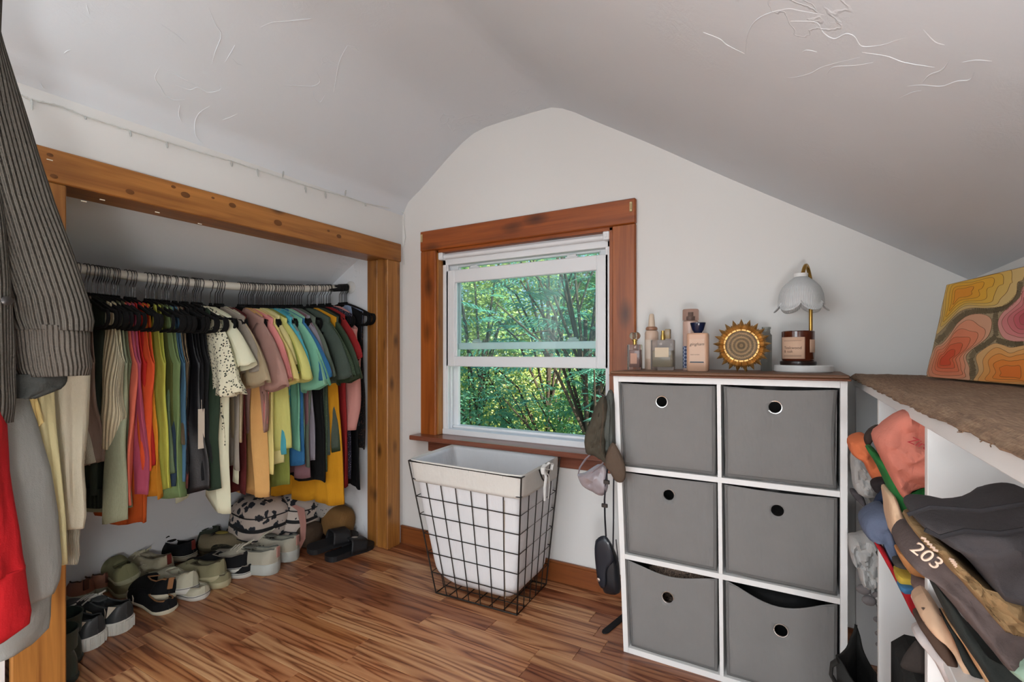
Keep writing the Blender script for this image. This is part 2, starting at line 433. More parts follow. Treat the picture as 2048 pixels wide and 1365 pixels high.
# ceiling: one continuous plaster skin over the section (coved corners)
sec = [(XL, 1.735), (-1.79, 1.80), (-1.709, 1.853), (-1.609, 1.926), (-1.514, 1.993), (-1.435, 2.044), (-1.37, 2.074), (-1.30, 2.089), (-1.2, 2.095), (-1.05, 2.097), (-.955, 2.094), (-.90, 2.075), (-.84, 2.042), (-.771, 1.996), (-.55, 1.856), (-.328, 1.714), (.143, 1.415), (XK, 1.222)]
def ceiling():
    b = MB()
    P = []
    for (a, c), (d, e) in zip(sec, sec[1:]):
        for k in range(4): P.append((lerp(a, d, k/4), lerp(c, e, k/4)))
    P.append(sec[-1])
    NY = 40
    n = len(P)
    def skin(u, v):
        i = min(n-1, int(round(u*(n-1)))); x, z = P[i]; y = lerp(YF-.02, YB+.02, v)
        e = nz(x*1.3, y*1.1, 3)*.012 + nz(x*3+7, y*3, 1)*.004
        edge = min(1, i/6, (n-1-i)/6)
        return (x, y, z+e*edge)
    b.grid(skin, n-1, NY)
    # thickness above
    k = len(b.v)
    b.grid(lambda u, v: (lambda p: (p[0]*1.0, p[1], p[2]+.10))(skin(u, v)), n-1, NY, flip=True)
    o = b.build('ceiling', M_CEIL); o['kind'] = 'structure'
    # knife ridges left in the plaster
    def cz(x, y): return interp(x, P)+nz(x*1.3, y*1.1, 3)*.012+nz(x*3+7, y*3, 1)*.004
    def hit(px, py):
        D = ray(px, py); a, c = .3, 6.0
        for _ in range(40):
            m_ = (a+c)/2; q = Vector((0, 0, CAMH))+D*m_
            if q.z > cz(min(max(q.x, XL), XK), q.y): c = m_
            else: a = m_
        return Vector((0, 0, CAMH))+D*a
    LS = [[(835, 30), (860, 95), (885, 140), (860, 210), (848, 258)], [(1390, 182), (1360, 240), (1345, 310), (1335, 370)], [(1390, 182), (1420, 190), (1435, 205)], [(1110, 340), (1180, 343), (1250, 345), (1280, 325), (1265, 285)], [(840, 425), (800, 450), (780, 490), (785, 545), (820, 580)], [(720, 420), (715, 460), (728, 490)], [(640, 265), (620, 310), (640, 345), (660, 380), (690, 400), (740, 400)], [(700, 340), (760, 360), (790, 350), (830, 370), (880, 360), (875, 330)], [(665, 290), (700, 300), (740, 320), (790, 345)], [(1040, 110), (1090, 90), (1150, 85), (1250, 75)], [(1250, 355), (1255, 390), (1280, 410), (1300, 380)], [(900, 250), (930, 200), (940, 180)], [(930, 235), (950, 255), (970, 262)], [(345, 15), (352, 40), (360, 60)], [(255, 215), (268, 205), (285, 200)], [(160, 330), (172, 350), (180, 356)], [(890, 480), (920, 470), (950, 455)], [(640, 95), (700, 135), (745, 175)]]
    RS = [[(935, 215), (938, 160), (960, 100), (1010, 60), (1100, 35), (1150, 42), (1250, 60)], [(765, 130), (830, 155), (860, 180), (930, 215)], [(1115, 85), (1160, 85), (1220, 90), (1245, 130), (1290, 155), (1335, 135), (1370, 145), (1400, 185), (1480, 180), (1540, 160), (1600, 145)], [(1070, 285), (1110, 310), (1190, 295), (1250, 265), (1390, 230)], [(1260, 300), (1285, 268), (1370, 262), (1445, 250)], [(1640, 110), (1690, 165), (1735, 180)], [(1750, 240), (1720, 280), (1670, 300), (1640, 335)], [(1580, 345), (1640, 340), (1720, 345), (1780, 325), (1830, 320), (1850, 290)], [(1280, 365), (1300, 385), (1345, 380)], [(1310, 655), (1325, 668), (1340, 682)], [(1400, 210), (1500, 225), (1570, 250), (1690, 270)], [(1160, 210), (1180, 200), (1220, 208)], [(1545, 395), (1600, 370), (1640, 362)], [(1800, 250), (1860, 240), (1920, 245)], [(1440, 375), (1455, 405), (1462, 425)]]
    for pts, ox in [(q, 0) for q in LS]+[(q, 1024) for q in RS]:
        W_ = [hit(ox+x/2, y/2) for x, y in pts]; S_ = []
        for i in range(len(W_)-1):
            A_, B_, C_, D_ = W_[max(0, i-1)], W_[i], W_[i+1], W_[min(len(W_)-1, i+2)]
            for k in range(4):
                t = k/4; S_.append(.5*((2*B_)+(C_-A_)*t+(2*A_-5*B_+4*C_-D_)*t*t+(3*B_-A_-3*C_+D_)*t**3))
        S_.append(W_[-1]); n_ = len(S_)-1
        S_ = [q+Vector((0, 0, .0002)) for q in S_]
        MB().tube(S_, [.0003+(.0006 if ox else .0012)*sin(pi*min(1, max(0, i/n_)))**.6 for i in range(n_+1)], 6).build('plaster_ridge', M_CEIL, o)
ceiling()
def wall_left():
    r = struct('wall_left', (XL, 0, 0))
    b = MB()
    # header strip above the opening, jamb piece at the far end, strip behind the camera
    b.box(XL-.12, XL, YF, YB, 1.50, 1.76)
    b.box(XL-.12, XL, 1.895, YB, 0, 1.5)
    b.box(XL-.12, XL, YF, .46, 0, 1.5)
    b.build('plaster_panel', M_WALL, r, sm=False)
wall_left()
def closet():
    b = MB(); b.box(XC0-.06, XC0, .2, YC1+.06, 0, 1.36); o = b.build('wall_closet_back', M_CLOSET, sm=False); o['kind'] = 'structure'
    b = MB(); b.prism([(XC0-.06, 0), (XL-.12, 0), (XL-.12, 1.66), (XC0-.06, 1.3)], YC1, YC1+.06, 'y'); o = b.build('wall_closet_end', M_CLOSET, sm=False); o['kind'] = 'structure'
    b = MB(); b.prism([(XC0-.06, 0), (XL-.12, 0), (XL-.12, 1.66), (XC0-.06, 1.3)], .2, .26, 'y'); o = b.build('wall_closet_near', M_CLOSET, sm=False); o['kind'] = 'structure'
    b = MB()
    def sl(u, v):
        x = lerp(XC0-.05, XL-.11, u); y = lerp(.2, YC1+.03, v)
        return (x, y, 1.462+.56*(x+2.145)+nz(x*4, y*3, 5)*.008)
    b.grid(sl, 20, 40); b.grid(lambda u, v: (lambda p: (p[0], p[1], p[2]+.05))(sl(u, v)), 20, 40, flip=True)
    o = b.build('ceiling_closet', M_CLOSET); o['kind'] = 'structure'
closet()
def other_walls():
    o = MB().box(XK, XK+.1, YF, YB, 0, 1.26).build('wall_right', M_WALL, sm=False); o['kind'] = 'structure'
    # wall behind the camera, with a window opening added for fill light
    b = MB()
    tz = lambda x: interp(x, [(XL-.12, 1.80), (-1.333, ZF+.06), (-.92, ZF+.06), (XK+.1, 1.25)])
    def pan(xa, xb, za, zb=None):
        P = [(xa, za), (xb, za)]
        P += [(lerp(xb, xa, i/8), tz(lerp(xb, xa, i/8))) for i in range(9)] if zb is None else [(xb, zb), (xa, zb)]
        b.prism(P, YF-.1, YF, 'y')
    pan(XL-.12, -1.65, 0); pan(-.35, XK+.1, 0); pan(-1.65, -.35, 0, .55); pan(-1.65, -.35, 1.68)
    o = b.build('wall_front', M_WALL, sm=False); o['kind'] = 'structure'
    r = struct('added_gable_window', (-1.0, YF-.05, .55))
    b = MB()
    for q in ((-1.65, -1.60, .55, 1.68), (-.40, -.35, .55, 1.68), (-1.6, -.4, .55, .6), (-1.6, -.4, 1.63, 1.68), (-1.6, -.4, 1.09, 1.13)):
        b.box(q[0], q[1], YF-.08, YF-.03, q[2], q[3], .004)
    b.build('window_frame', M_VINYL, r, sm=False)
    # area light added in that opening as ambient fill
    ld = bpy.data.lights.new('fill_light_gable', 'AREA'); ld.shape = 'RECTANGLE'; ld.size = 1.2; ld.size_y = 1.05; ld.energy = GABLE_FILL_W; ld.color = (.86, .94, 1)
    lo = bpy.data.objects.new('fill_light_gable', ld); col.objects.link(lo); lo.location = (-1.0, YF-.02, 1.11); lo.rotation_euler = (pi/2, 0, 0)
other_walls()
def ceiling_lamp():
    x, y = -1.12, -.75
    r = thing('pendant_light', (x, y, 2.09), 'round white globe pendant hanging from the flat ceiling strip', 'pendant light')
    MB().lathe([(.06, 0), (.06, -.02), (.02, -.03)], (x, y, 2.09), 24).build('canopy', M_VINYL, r)
    MB().tube([(x, y, 2.07), (x, y, 1.9)], .005).build('cord', M_VINYL, r)
    R_ = .12; A_ = 4*pi*R_*R_
    t = NT('lamp_globe'); t.b.inputs['Emission Color'].default_value = (1, .965, .92, 1); t.b.inputs['Emission Strength'].default_value = LAMP_W/(pi*A_); t.b.inputs['Base Color'].default_value = (.9, .9, .88, 1)
    MB().lathe([(R_*sin(pi*i/14), R_*cos(pi*i/14)) for i in range(15)], (x, y, 1.79), 28).build('globe', t.m, r)
ceiling_lamp()
def roof_fill():
    # added roof window on the uncut right slope, carrying a fill light
    x, y = -.15, -1.05; z = 1.598; ang = math.atan2(.634, 1)
    r = struct('added_roof_window', (x, y, z))
    M = Matrix.Translation((x, y, z)) @ Matrix.Rotation(ang, 4, 'Y')
    b = MB()
    for q in ((-.40, -.35, -.60, .60), (.35, .40, -.60, .60), (-.35, .35, -.60, -.55), (-.35, .35, .55, .60)): b.box(q[0], q[1], q[2], q[3], -.035, .02, .003)
    b.xf(M); b.build('window_frame', M_VINYL, r, sm=False)
    b = MB(); b.box(-.35, .35, -.55, .55, -.004, .0); b.xf(M)
    t = NT('added_roof_pane'); t.b.inputs['Base Color'].default_value = (.6, .65, .7, 1); t.b.inputs['Roughness'].default_value = .1
    b.build('pane', t.m, r, sm=False)
    ld = bpy.data.lights.new('fill_light_roof', 'AREA'); ld.shape = 'RECTANGLE'; ld.size = .68; ld.size_y = 1.08; ld.energy = ROOF_FILL_W; ld.color = (.86, .94, 1)
    lo = bpy.data.objects.new('fill_light_roof', ld); col.objects.link(lo); lo.matrix_world = M @ Matrix.Translation((0, 0, -.012))
roof_fill()
def fill_lamp():  # lamp and stool added out of view to light the closet
    x, y, zt = .15, -.34, .46
    r = thing('stool', (x, y, 0), 'added round wooden stool carrying the fill lamp behind the camera', 'stool')
    MB().lathe([(0, zt-.03), (.17, zt-.03), (.175, zt-.015), (.17, zt), (0, zt)], (x, y, 0), 32).build('seat', M_PINE_H, r)
    for k_ in range(3):
        a = 2*pi*k_/3; MB().tube([(x+.09*cos(a), y+.09*sin(a), zt-.03), (x+.15*cos(a), y+.15*sin(a), 0)], .014, 10).build('leg', M_PINE, r)
    r = thing('fill_lamp', (x, y, zt), 'added white globe fill lamp on the stool, out of view', 'table lamp')
    MB().lathe([(0, .0), (.06, .0), (.06, .012), (.015, .02), (.012, .07)], (x, y, zt+.0005), 24).build('base', M_VINYL, r)
    R_ = .12; A_ = 4*pi*R_*R_
    t = NT('fill_lamp_globe'); t.b.inputs['Emission Color'].default_value = (.97, .98, 1, 1); t.b.inputs['Emission Strength'].default_value = FILL_LAMP_W/(pi*A_); t.b.inputs['Base Color'].default_value = (.9, .9, .88, 1)
    MB().lathe([(R_*sin(pi*i/14), R_*cos(pi*i/14)) for i in range(15)], (x, y, zt+.185), 28).build('globe', t.m, r)
fill_lamp()
# ---- floor: every plank a piece
def floor():
    r = struct('floor')
    MB().box(XC0-.05, XK+.1, YF, YB, -.06, -.012).build('subfloor', plain('subfloor_dark', C('#2a170c'), .8), r, sm=False)
    m = oak_floor(); random.seed(11)
    pw = .0815; y = YB; cache = {}
    while y > .42:
        y0 = y-pw
        x = XC0-random.uniform(.0, .5)
        x_end = XK+.06
        while x < x_end:
            L = random.choice((.34, .46, .58, .7, .86, 1.02))
            xa, xb = max(x, XC0-.04), min(x+L, x_end)
            if xb-xa > .02 and not (xb < XL-.02 and y < .2):
                k = round(xb-xa, 3)
                if k not in cache:
                    o = MB().box(-k/2+.0005, k/2-.0005, -pw/2+.0005, pw/2-.0005, -.012, 0, .0009).build('plank', m, r, sm=False, local=True); cache[k] = o
                    o.location = ((xa+xb)/2, (y+y0)/2, random.uniform(-.0003, 0))
                else:
                    share(cache[k], r, ((xa+xb)/2, (y+y0)/2, random.uniform(-.0003, 0)))
            x += L
        y = y0
    # boards behind the camera, out of the picture
    MB().box(XC0-.04, XK+.06, YF, y, -.012, 0).build('plank_field', m, r, sm=False, kind='stuff')
floor()
# ---- baseboards
def baseboard():
    r = struct('baseboard_back', (-1, YB, 0))
    MB().box(XL, XK, YB-.016, YB, .0, .082, .003).build('board', pine('base_wood', C('#6b3618'), C('#8f5228'), C('#40200f'), 0, kthr=.03), r, sm=False)
    MB().box(XL, XK, YB-.019, YB, .082, .092, .004).build('cap_moulding', pine('base_wood', C('#6b3618'), C('#8f5228'), C('#40200f'), 0), r, sm=False)
baseboard()
# ---- closet opening frame
def closet_frame():
    r = struct('trim_1', (XL, 1.2, 0))
    zb, zt = 1.482, 1.576
    y1 = 1.862            # inner face of the far post
    y0 = .583             # inner face of the near post
    MB().box(XL-.002, XL+.02, y0-.12, YB-.03, zb, zt, .003).build('header_board', M_PINE_H, r, sm=False)
    MB().box(XL-.135, XL+.0, y0-.1, y1+.03, zb+.006, zb+.03, .002).build('header_underside', M_PINE_H, r, sm=False)
    MB().box(XL-.002, XL+.018, y1-.006, YB-.035, 0, zb, .004).build('post_face', M_PINE, r, sm=False)
    MB().box(XL-.062, XL-.002, y1, y1+.03, 0, zb+.006, .003).build('post_jamb', M_PINE, r, sm=False)
    MB().box(XL-.135, XL-.064, y1+.002, y1+.03, 0, zb+.006, .003).build('post_jamb', M_PINE, r, sm=False)
    MB().box(XL-.002, XL+.018, y0-.115, y0, 0, zb, .004).build('post_face', M_PINE, r, sm=False)
    MB().box(XL-.135, XL-.002, y0-.03, y0-.002, 0, zb+.006, .003).build('post_jamb', M_PINE, r, sm=False)
    # knots with dark hearts on the header
    kn = MB()
    random.seed(3)
    mk = plain('knot_wood', C('#6a401a'), .4, var=.35, bscale=300)
    for px, py, rr in ((260, 384, .008), (347, 374, .005), (371, 390, .010), (426, 396, .004), (465, 411, .009), (556, 446, .012), (657, 462, .005), (678, 473, .009), (108, 353, .006), (100, 310, .005)):
        p = on(px, py, x=XL+.0205)
        kn.lathe([(rr, 0), (rr*.7, .0006), (0, .0008)], (0, 0, 0), 14)
        n = 14*3; M = Matrix.Translation(p) @ Matrix.Rotation(pi/2, 4, 'Y') @ Matrix.Diagonal((1, 1.5, 1, 1))
        kn.v[-n:] = [tuple(M @ Vector(v)) for v in kn.v[-n:]]
    kn.build('knot', mk, r)
    ch = MB()
    for px, py in ((205, 400), (315, 425), (400, 448), (100, 320), (168, 403)):
        p = on(px, py, x=XL+.021); ch.box(p.x-.001, p.x+.0006, p.y-.007, p.y+.006, p.z-.0012, p.z+.0012)
    ch.build('paint_chip', plain('chip_white', C('#e9dfc8'), .7), r, sm=False)
closet_frame()
# ------------------------------------------------------------------ window
M_GLASS = None
def pane_mat():
    t = NT('window_pane'); nt = t.t; nt.nodes.remove(t.b)
    tr = t.n('BsdfTransparent'); tr.inputs[0].default_value = (.90, .97, .965, 1)
    gl = t.n('BsdfGlossy'); gl.inputs['Roughness'].default_value = .02; gl.inputs['Color'].default_value = (1, 1, 1, 1)
    df = t.n('BsdfDiffuse'); df.inputs[0].default_value = (.55, .72, .80, 1)
    fr = t.n('Fresnel'); fr.inputs[0].default_value = 1.45
    m0 = t.n('MixShader'); m0.inputs[0].default_value = .035
    t.l(tr.outputs[0], m0.inputs[1]); t.l(df.outputs[0], m0.inputs[2])
    m1 = t.n('MixShader'); t.l(fr.outputs[0], m1.inputs[0]); t.l(m0.outputs[0], m1.inputs[1]); t.l(gl.outputs[0], m1.inputs[2])
    t.l(m1.outputs[0], nt.nodes['Material Output'].inputs[0])
    return t.m
M_GLASS = pane_mat()
def window():
    r = struct('window_1', (-1.13, YB, .58))
    # timber casing
    MB().box(-1.690, -.570, YB-.022, YB, 1.526, 1.627, .004).build('casing_head', M_CAS_H, r, sm=False)
    MB().box(-1.690, -1.593, YB-.019, YB, .585, 1.5255, .004).build('casing_side', M_CAS, r, sm=False)
    MB().box(-.668, -.571, YB-.019, YB, .585, 1.5255, .004).build('casing_side', M_CAS, r, sm=False)
    # reveal boards
    MB().box(-1.60, -1.583, YB-.004, YB+.062, .590, 1.525, .001).build('reveal_board', M_PINE, r, sm=False)
    MB().box(-.685, -.668, YB-.004, YB+.062, .590, 1.525, .001).build('reveal_board', M_CAS, r, sm=False)
    MB().box(-1.60, -.668, YB-.004, YB+.062, 1.512, 1.53, .001).build('reveal_board', M_CAS_H, r, sm=False)
    MB().box(-1.705, -.545, 1.895, YB+.055, .566, .589, .004).build('window_sill', M_SILL, r, sm=False)
    MB().box(-1.640, -.60, YB-.02, YB, .505, .566, .003).build('apron', M_SILL, r, sm=False)
    fr = MB()
    f0, f1, g0, g1 = -1.583, -.685, .589, 1.512
    ya, yb = YB+.03, YB+.115
    fr.box(f0, f0+.020, ya, yb, g0, g1, .002); fr.box(f1-.020, f1, ya, yb, g0, g1, .002)
    fr.box(f0, f1, ya, yb, g1-.060, g1, .002)
    fr.box(f0, f1, ya-.005, yb+.02, g0, g0+.028, .003)
    fr.box(f0+.02, f1-.02, yb-.03, yb+.02, g0+.028, g0+.04, .002)
    for k in (0, 1, 2):        # side tracks
        fr.box(f0+.02, f0+.030, ya+.004+k*.03, ya+.012+k*.03, g0+.02, g1-.05, .001)
        fr.box(f1-.030, f1-.02, ya+.004+k*.03, ya+.012+k*.03, g0+.02, g1-.05, .001)
    fr.box(f0+.02, f0+.05, yb-.02, yb, g0+.02, g1-.05, .002); fr.box(f1-.05, f1-.02, yb-.02, yb, g0+.02, g1-.05, .002)
    fr.box(f0+.012, f0+.020, ya-.003, ya+.004, .70, .82, .002)
    fr.build('window_frame', M_VINYL, r, sm=False)
    def sash(y, x0, x1, z0, z1, sw, rb, rt, nm):
        b = MB()
        b.box(x0, x0+sw, y, y+.03, z0, z1, .003); b.box(x1-sw, x1, y, y+.03, z0, z1, .003)
        b.box(x0+sw, x1-sw, y, y+.03, z0, z0+rb, .003); b.box(x0+sw, x1-sw, y, y+.03, z1-rt, z1, .003)
        for q in ((x0+sw, x0+sw+.008, z0+rb, z1-rt), (x1-sw-.008, x1-sw, z0+rb, z1-rt)):
            b.box(q[0], q[1], y+.008, y+.022, q[2], q[3], .002)
        o = b.build(nm, M_VINYL, r, sm=False)
        MB().box(x0+sw-.004, x1-sw+.004, y+.013, y+.017, z0+rb-.004, z1-rt+.004).build('pane', M_GLASS, o, sm=False)
        return o
    lo = sash(YB+.034, f0+.006, f1-.006, .936, 1.424, .064, .050, .064, 'lower_sash')
    up = sash(YB+.070, f0+.016, f1-.016, 1.022, 1.478, .050, .034, .034, 'upper_sash')
    lk = MB()
    for x in (-1.40, -.875):
        lk.box(x-.03, x+.03, YB+.040, YB+.06, 1.424, 1.432, .003); lk.tube([(x-.022, YB+.05, 1.434), (x+.02, YB+.05, 1.437)], .006)
    lk.build('sash_lock', M_VINYL, lo)
    lk = MB()
    for x in (-1.40, -.88):
        lk.box(x-.028, x+.028, YB+.066, YB+.08, 1.056, 1.066, .003); lk.tube([(x-.02, YB+.07, 1.068), (x+.018, YB+.07, 1.07)], .005)
    lk.build('sash_lock', plain('clear_latch', C('#c5ccc9'), .2), up)
    # blind brackets and little metal plates
    for x in (-1.575, -.70):
        b = MB(); b.box(x-.014, x+.014, YB-.004, YB+.03, 1.476, 1.512, .003)
        b.box(x-.006, x+.006, YB-.006, YB+.004, 1.486, 1.502, .002)
        b.build('blind_bracket', M_VINYL, r, sm=False)
    for x in (-1.678, -.588):
        b = MB(); b.box(x-.006, x+.006, YB-.026, YB-.021, 1.572, 1.612, .002); b.tube([(x, YB-.027, 1.58), (x, YB-.027, 1.604)], .0028)
        b.build('metal_plate', plain('brass_plate', C('#c8b489'), .35, .7), r, sm=False)
    b = MB(); b.tube([(-1.563, YB+.02, 1.492), (-.71, YB+.02, 1.492)], .012, 14)
    b.build('blind_roll', M_VINYL, r)
window()
# ------------------------------------------------------------------ closet rail, hangers
XR = -2.12
def zr(y): return 1.285+.078*((y-.95)/.95)**2
def rail():
    ya, yb = .275, YC1-.001
    r = thing('clothes_rail', (XR, .3, zr(.3)), 'long white sagging clothes rail across the closet', 'clothes rail')
    pts = [(XR, lerp(ya, yb, i/30), zr(lerp(ya, yb, i/30))) for i in range(31)]
    MB().tube(pts, .0165, 16).build('pole', plain('rail_white', C('#d9d4c8'), .4, var=.04), r)
    for y, s in ((yb, -1), (ya, 1)):
        z = zr(y)
        b = MB(); b.lathe([(.034, 0), (.034, .006), (.022, .016), (.0, .016)], (0, 0, 0), 24)
        b.xf(Matrix.Translation((XR, y, z)) @ Matrix.Rotation(-s*pi/2, 4, 'X'))
        b.build('end_socket', plain('socket_plastic', C('#d5d5d2'), .4), r)
    # black tape torn at the edge
    b = MB(); y0, y1 = 1.76, 1.865
    def tp(u, v):
        a = u*2*pi; j = .02*sin(a*3)+.012*sin(a*7+1)+.01*sin(a*13)
        y = lerp(y0+j, y1, v); return (XR+.0182*cos(a), y, zr(y)+.0182*sin(a))
    b.grid(tp, 48, 6, closeu=True); b.build('black_tape', plain('tape_black', C('#141416'), .6), r)
rail()
def hanger_mesh(ex=0.0):
    hook = []
    for k in range(13):
        a = radians(-55)+radians(235)*k/12
        hook.append((.0205*cos(a)*1.0, 0, .0205*sin(a)))
    hk = [(p[0], 0, p[2]) for p in hook][::-1]
    # hook opens to the wall side, stem comes down under the middle
    path = [(-q[0], 0, q[2]) for q in hk][::-1]
    path = [(.0205*cos(a), 0, .0205*sin(a)) for a in [radians(200-18*k) for k in range(13)]]
    path = [(-p[0], p[1], p[2]) for p in path][::-1]
    P = [(-.0205*cos(radians(t)), 0, .0205*sin(radians(t))) for t in range(-20, 200, 20)]
    P += [(.012, 0, -.024), (.002, 0, -.034), (0, 0, -.045), (0, 0, -.092)]
    mb1 = MB().tube(P, .0017, 5)
    # flocked body: rounded triangle with loop ends
    t = []
    for k in range(7): t.append((lerp(0, .175-ex, k/6), -.088-.052*(k/6)**1.25*1.15))
    for k in range(1, 8):
        a = radians(62-k*24); t.append((.186-ex+.030*cos(a), -.172+.030*sin(a)))
    t += [(.15, -.203), (.08, -.205), (0, -.205)]
    half = [(x, 0, z) for x, z in t]
    loop = half + [(-x, 0, z) for x, _, z in half[-2:0:-1]]
    mb2 = MB().tube(loop, .0058, 6, closed=True, flat=1.0)
    mb2.lathe([(.0, .012), (.006, .010), (.0075, 0), (.007, -.012)], (0, 0, -.088), 8)
    return mb1, mb2
HS = [140+c for c in ()]
_c1 = [165, 245, 283, 340, 383, 405, 437, 463, 497, 525, 575, 605, 630, 660, 750, 800, 840, 865, 1000, 1045, 1083, 1105, 1148, 1197, 1235, 1255, 1287, 1345, 1375, 1435, 1465, 1490, 1505, 1580]
HPX = [130+c/6.204 for c in _c1]+[380+c/4.265 for c in (20, 45, 70, 95, 175, 215, 235, 255, 278)]
_c2 = [440, 465, 490, 515, 540, 575, 590, 605, 640, 660, 685, 705, 735, 765, 800, 825, 845, 865, 890, 915, 935, 950, 975, 1000, 1025, 1050, 1075, 1110, 1130, 1155, 1225, 1265, 1290, 1310, 1355, 1380, 1405, 1440, 1465, 1480, 1585, 1605, 1620, 1640, 1655, 1668]
HPX += [400+c/5.69 for c in _c2]
HY_ = []
for p in HPX:
    y = on(p, 600, x=XR).y
    if HY_ and y-HY_[-1] < .0068: y = HY_[-1]+.0068
    HY_.append(y)
random.seed(5)
_hms = (hanger_mesh(), hanger_mesh(.035)); _h0s = [[], []]
HROT = []
for i, y in enumerate(HY_):
    lab = ('black velvet hanger on the sagging near stretch of the rail' if i < 43 else 'black velvet hanger in the crowded far stretch of the rail' if i < 43+40 else 'black velvet hanger on the taped end of the rail by the post')
    grp = 'hangers on the near stretch' if i < 43 else 'hangers on the far stretch' if i < 83 else 'hangers on the taped end'
    a = random.uniform(-.07, .07); HROT.append(a)
    r = thing('clothes_hanger', (XR, y, zr(y)), lab, 'hanger', grp, rz=a)
    kd = 0 if i < 38 or i >= 83 else 1
    if not _h0s[kd]:
        _h0s[kd] = [_hms[kd][0].build('hook', M_STEEL, r, local=True), _hms[kd][1].build('flocked_body', M_BLACK, r, local=True)]
    else:
        for h in _h0s[kd]: share(h, r, (0, 0, 0))
# ------------------------------------------------------------------ garments on the rail
USED = set()
def near_h(y):
    best = min((abs(h-y), i) for i, h in enumerate(HY_) if i not in USED)[1]
    USED.add(best); return best
def zs(x): return -.088-.052*1.15*(min(abs(x), .2)/.175)**1.25 - max(0, abs(x)-.2)*.9
def body_mesh(b, w, L, T, kind, seed, folds=3.2, amp=.010, flare=1.0, hemw=.0, neck=.05, dy=0.0, yd=0):
    rnd = random.Random(seed); ph = rnd.uniform(0, 6); ph2 = rnd.uniform(0, 6)
    def top(s):
        a = abs(s); x = s*w
        if kind == 'tank':
            return interp(a, [(0, -.30), (.30, -.285), (.44, -.20), (.50, zs(x)+.010), (.72, zs(x)+.010), (.78, -.22), (.9, -.29), (1, -.32)])
        if kind == 'skirt': return -.215
        base = zs(x)+.011
        if a < .3: base -= neck*(1-(a/.3)**2)
        return base
    def Wd(t):
        if kind == 'tank': return w*interp(t, [(0, 1), (.3, .96), (.6, .95), (1, 1.0*flare)])
        return w*interp(t, [(0, 1), (.18, .93), (.5, .93), (1, .97*flare)])
    def fn(u, v):
        a = u*2*pi; s = cos(a); sg = sin(a)
        z0 = top(s); z1 = -L+hemw*(cos(s*2.2)-.6)+.008*sin(s*7+ph)
        z = lerp(z0, z1, v)
        tt = max(.0085*(1-smooth(.0, .3, v)), T*(.32+.68*smooth(0, .35, v)))
        yy = tt*math.copysign(abs(sg)**.75, sg)
        f = 1.5*amp*smooth(.05, .8, v)*(sin(s*folds*2.1+ph+v*1.3)+.55*sin(s*folds*4.3+ph2-v*2))
        f += .3*amp*sin(a*2+ph)*v
        x = s*Wd(v)+.006*sin(v*5+ph2)*(abs(s))
        return (x, yy+f+nz(s*2+seed, v*3, 1)*.006+nz(s*7+seed, v*2.2, 5)*.005*smooth(.1, .5, v)+yd*v, z)
    b.grid(fn, 44, 26, closeu=True)
    return top
def sleeve_mesh(b, side, w, ln, seed, r0=.088, r1=.092, ang=62, thick=.020, ruffle=0):
    rnd = random.Random(seed+77); ph = rnd.uniform(0, 6)
    # starts inside the shoulder, falls out and down
    z0 = zs(w)-.002
    A = radians(ang)
    path = []
    N = 14
    x, z = w-.075, z0-.040
    for i in range(N+1):
        t = i/N; an = lerp(A*.62, A*1.15, t)
        path.append((x, z, an)); x += cos(an)*ln/N*1.0; z -= sin(an)*ln/N
    def fn(u, v):
        i = min(N, int(round(v*N))); px, pz, an = path[i]
        a = u*2*pi; r = lerp(r0*.82, r1, v)+ruffle*smooth(.8, 1, v)
        th = thick*(.75+.6*v)
        # in-plane normal
        nx, nzv = sin(an), cos(an)
        k = cos(a)*r
        wob = .008*v*sin(a*3+ph)+.007*v*sin(a*5+ph*3+v*4)+.004*nz(cos(a)*3+seed, sin(a)*3, v*4)+ruffle*.5*smooth(.8, 1, v)*sin(a*9+ph)
        y = math.copysign(abs(sin(a))**.8, sin(a))*th+wob+.006*v*sin(a*2+ph*2)
        return (side*(px+nx*k), y, pz+nzv*k + .006*v*sin(a*4+ph))
    b.grid(fn, 26, N, closeu=True)
def long_sleeve(b, side, w, ln, seed, r0=.085, r1=.048, out=.05):
    rnd = random.Random(seed+99); ph = rnd.uniform(0, 6); z0 = zs(w)-.03; N = 20
    def fn(u, v):
        a = u*2*pi; cx_ = w-.045+out*smooth(0, .35, v)-.02*smooth(.5, 1, v); cz = z0-ln*v
        r = lerp(r0, r1, v)*(1+.08*sin(v*14+ph)); th = lerp(.028, .030, v)
        return (side*(cx_+cos(a)*r), sin(a)*th+.008*sin(v*6+ph)+.004*sin(a*3+v*9), cz-(.03*(1-v))*(-cos(a))*0+.045*(1-smooth(0, .3, v))*(-cos(a)))
    b.grid(fn, 20, N, closeu=True)
def solid(o, th=.0022):
    m = o.modifiers.new('thickness', 'SOLIDIFY'); m.thickness = th; m.offset = 0
    return o
SEED = [100]
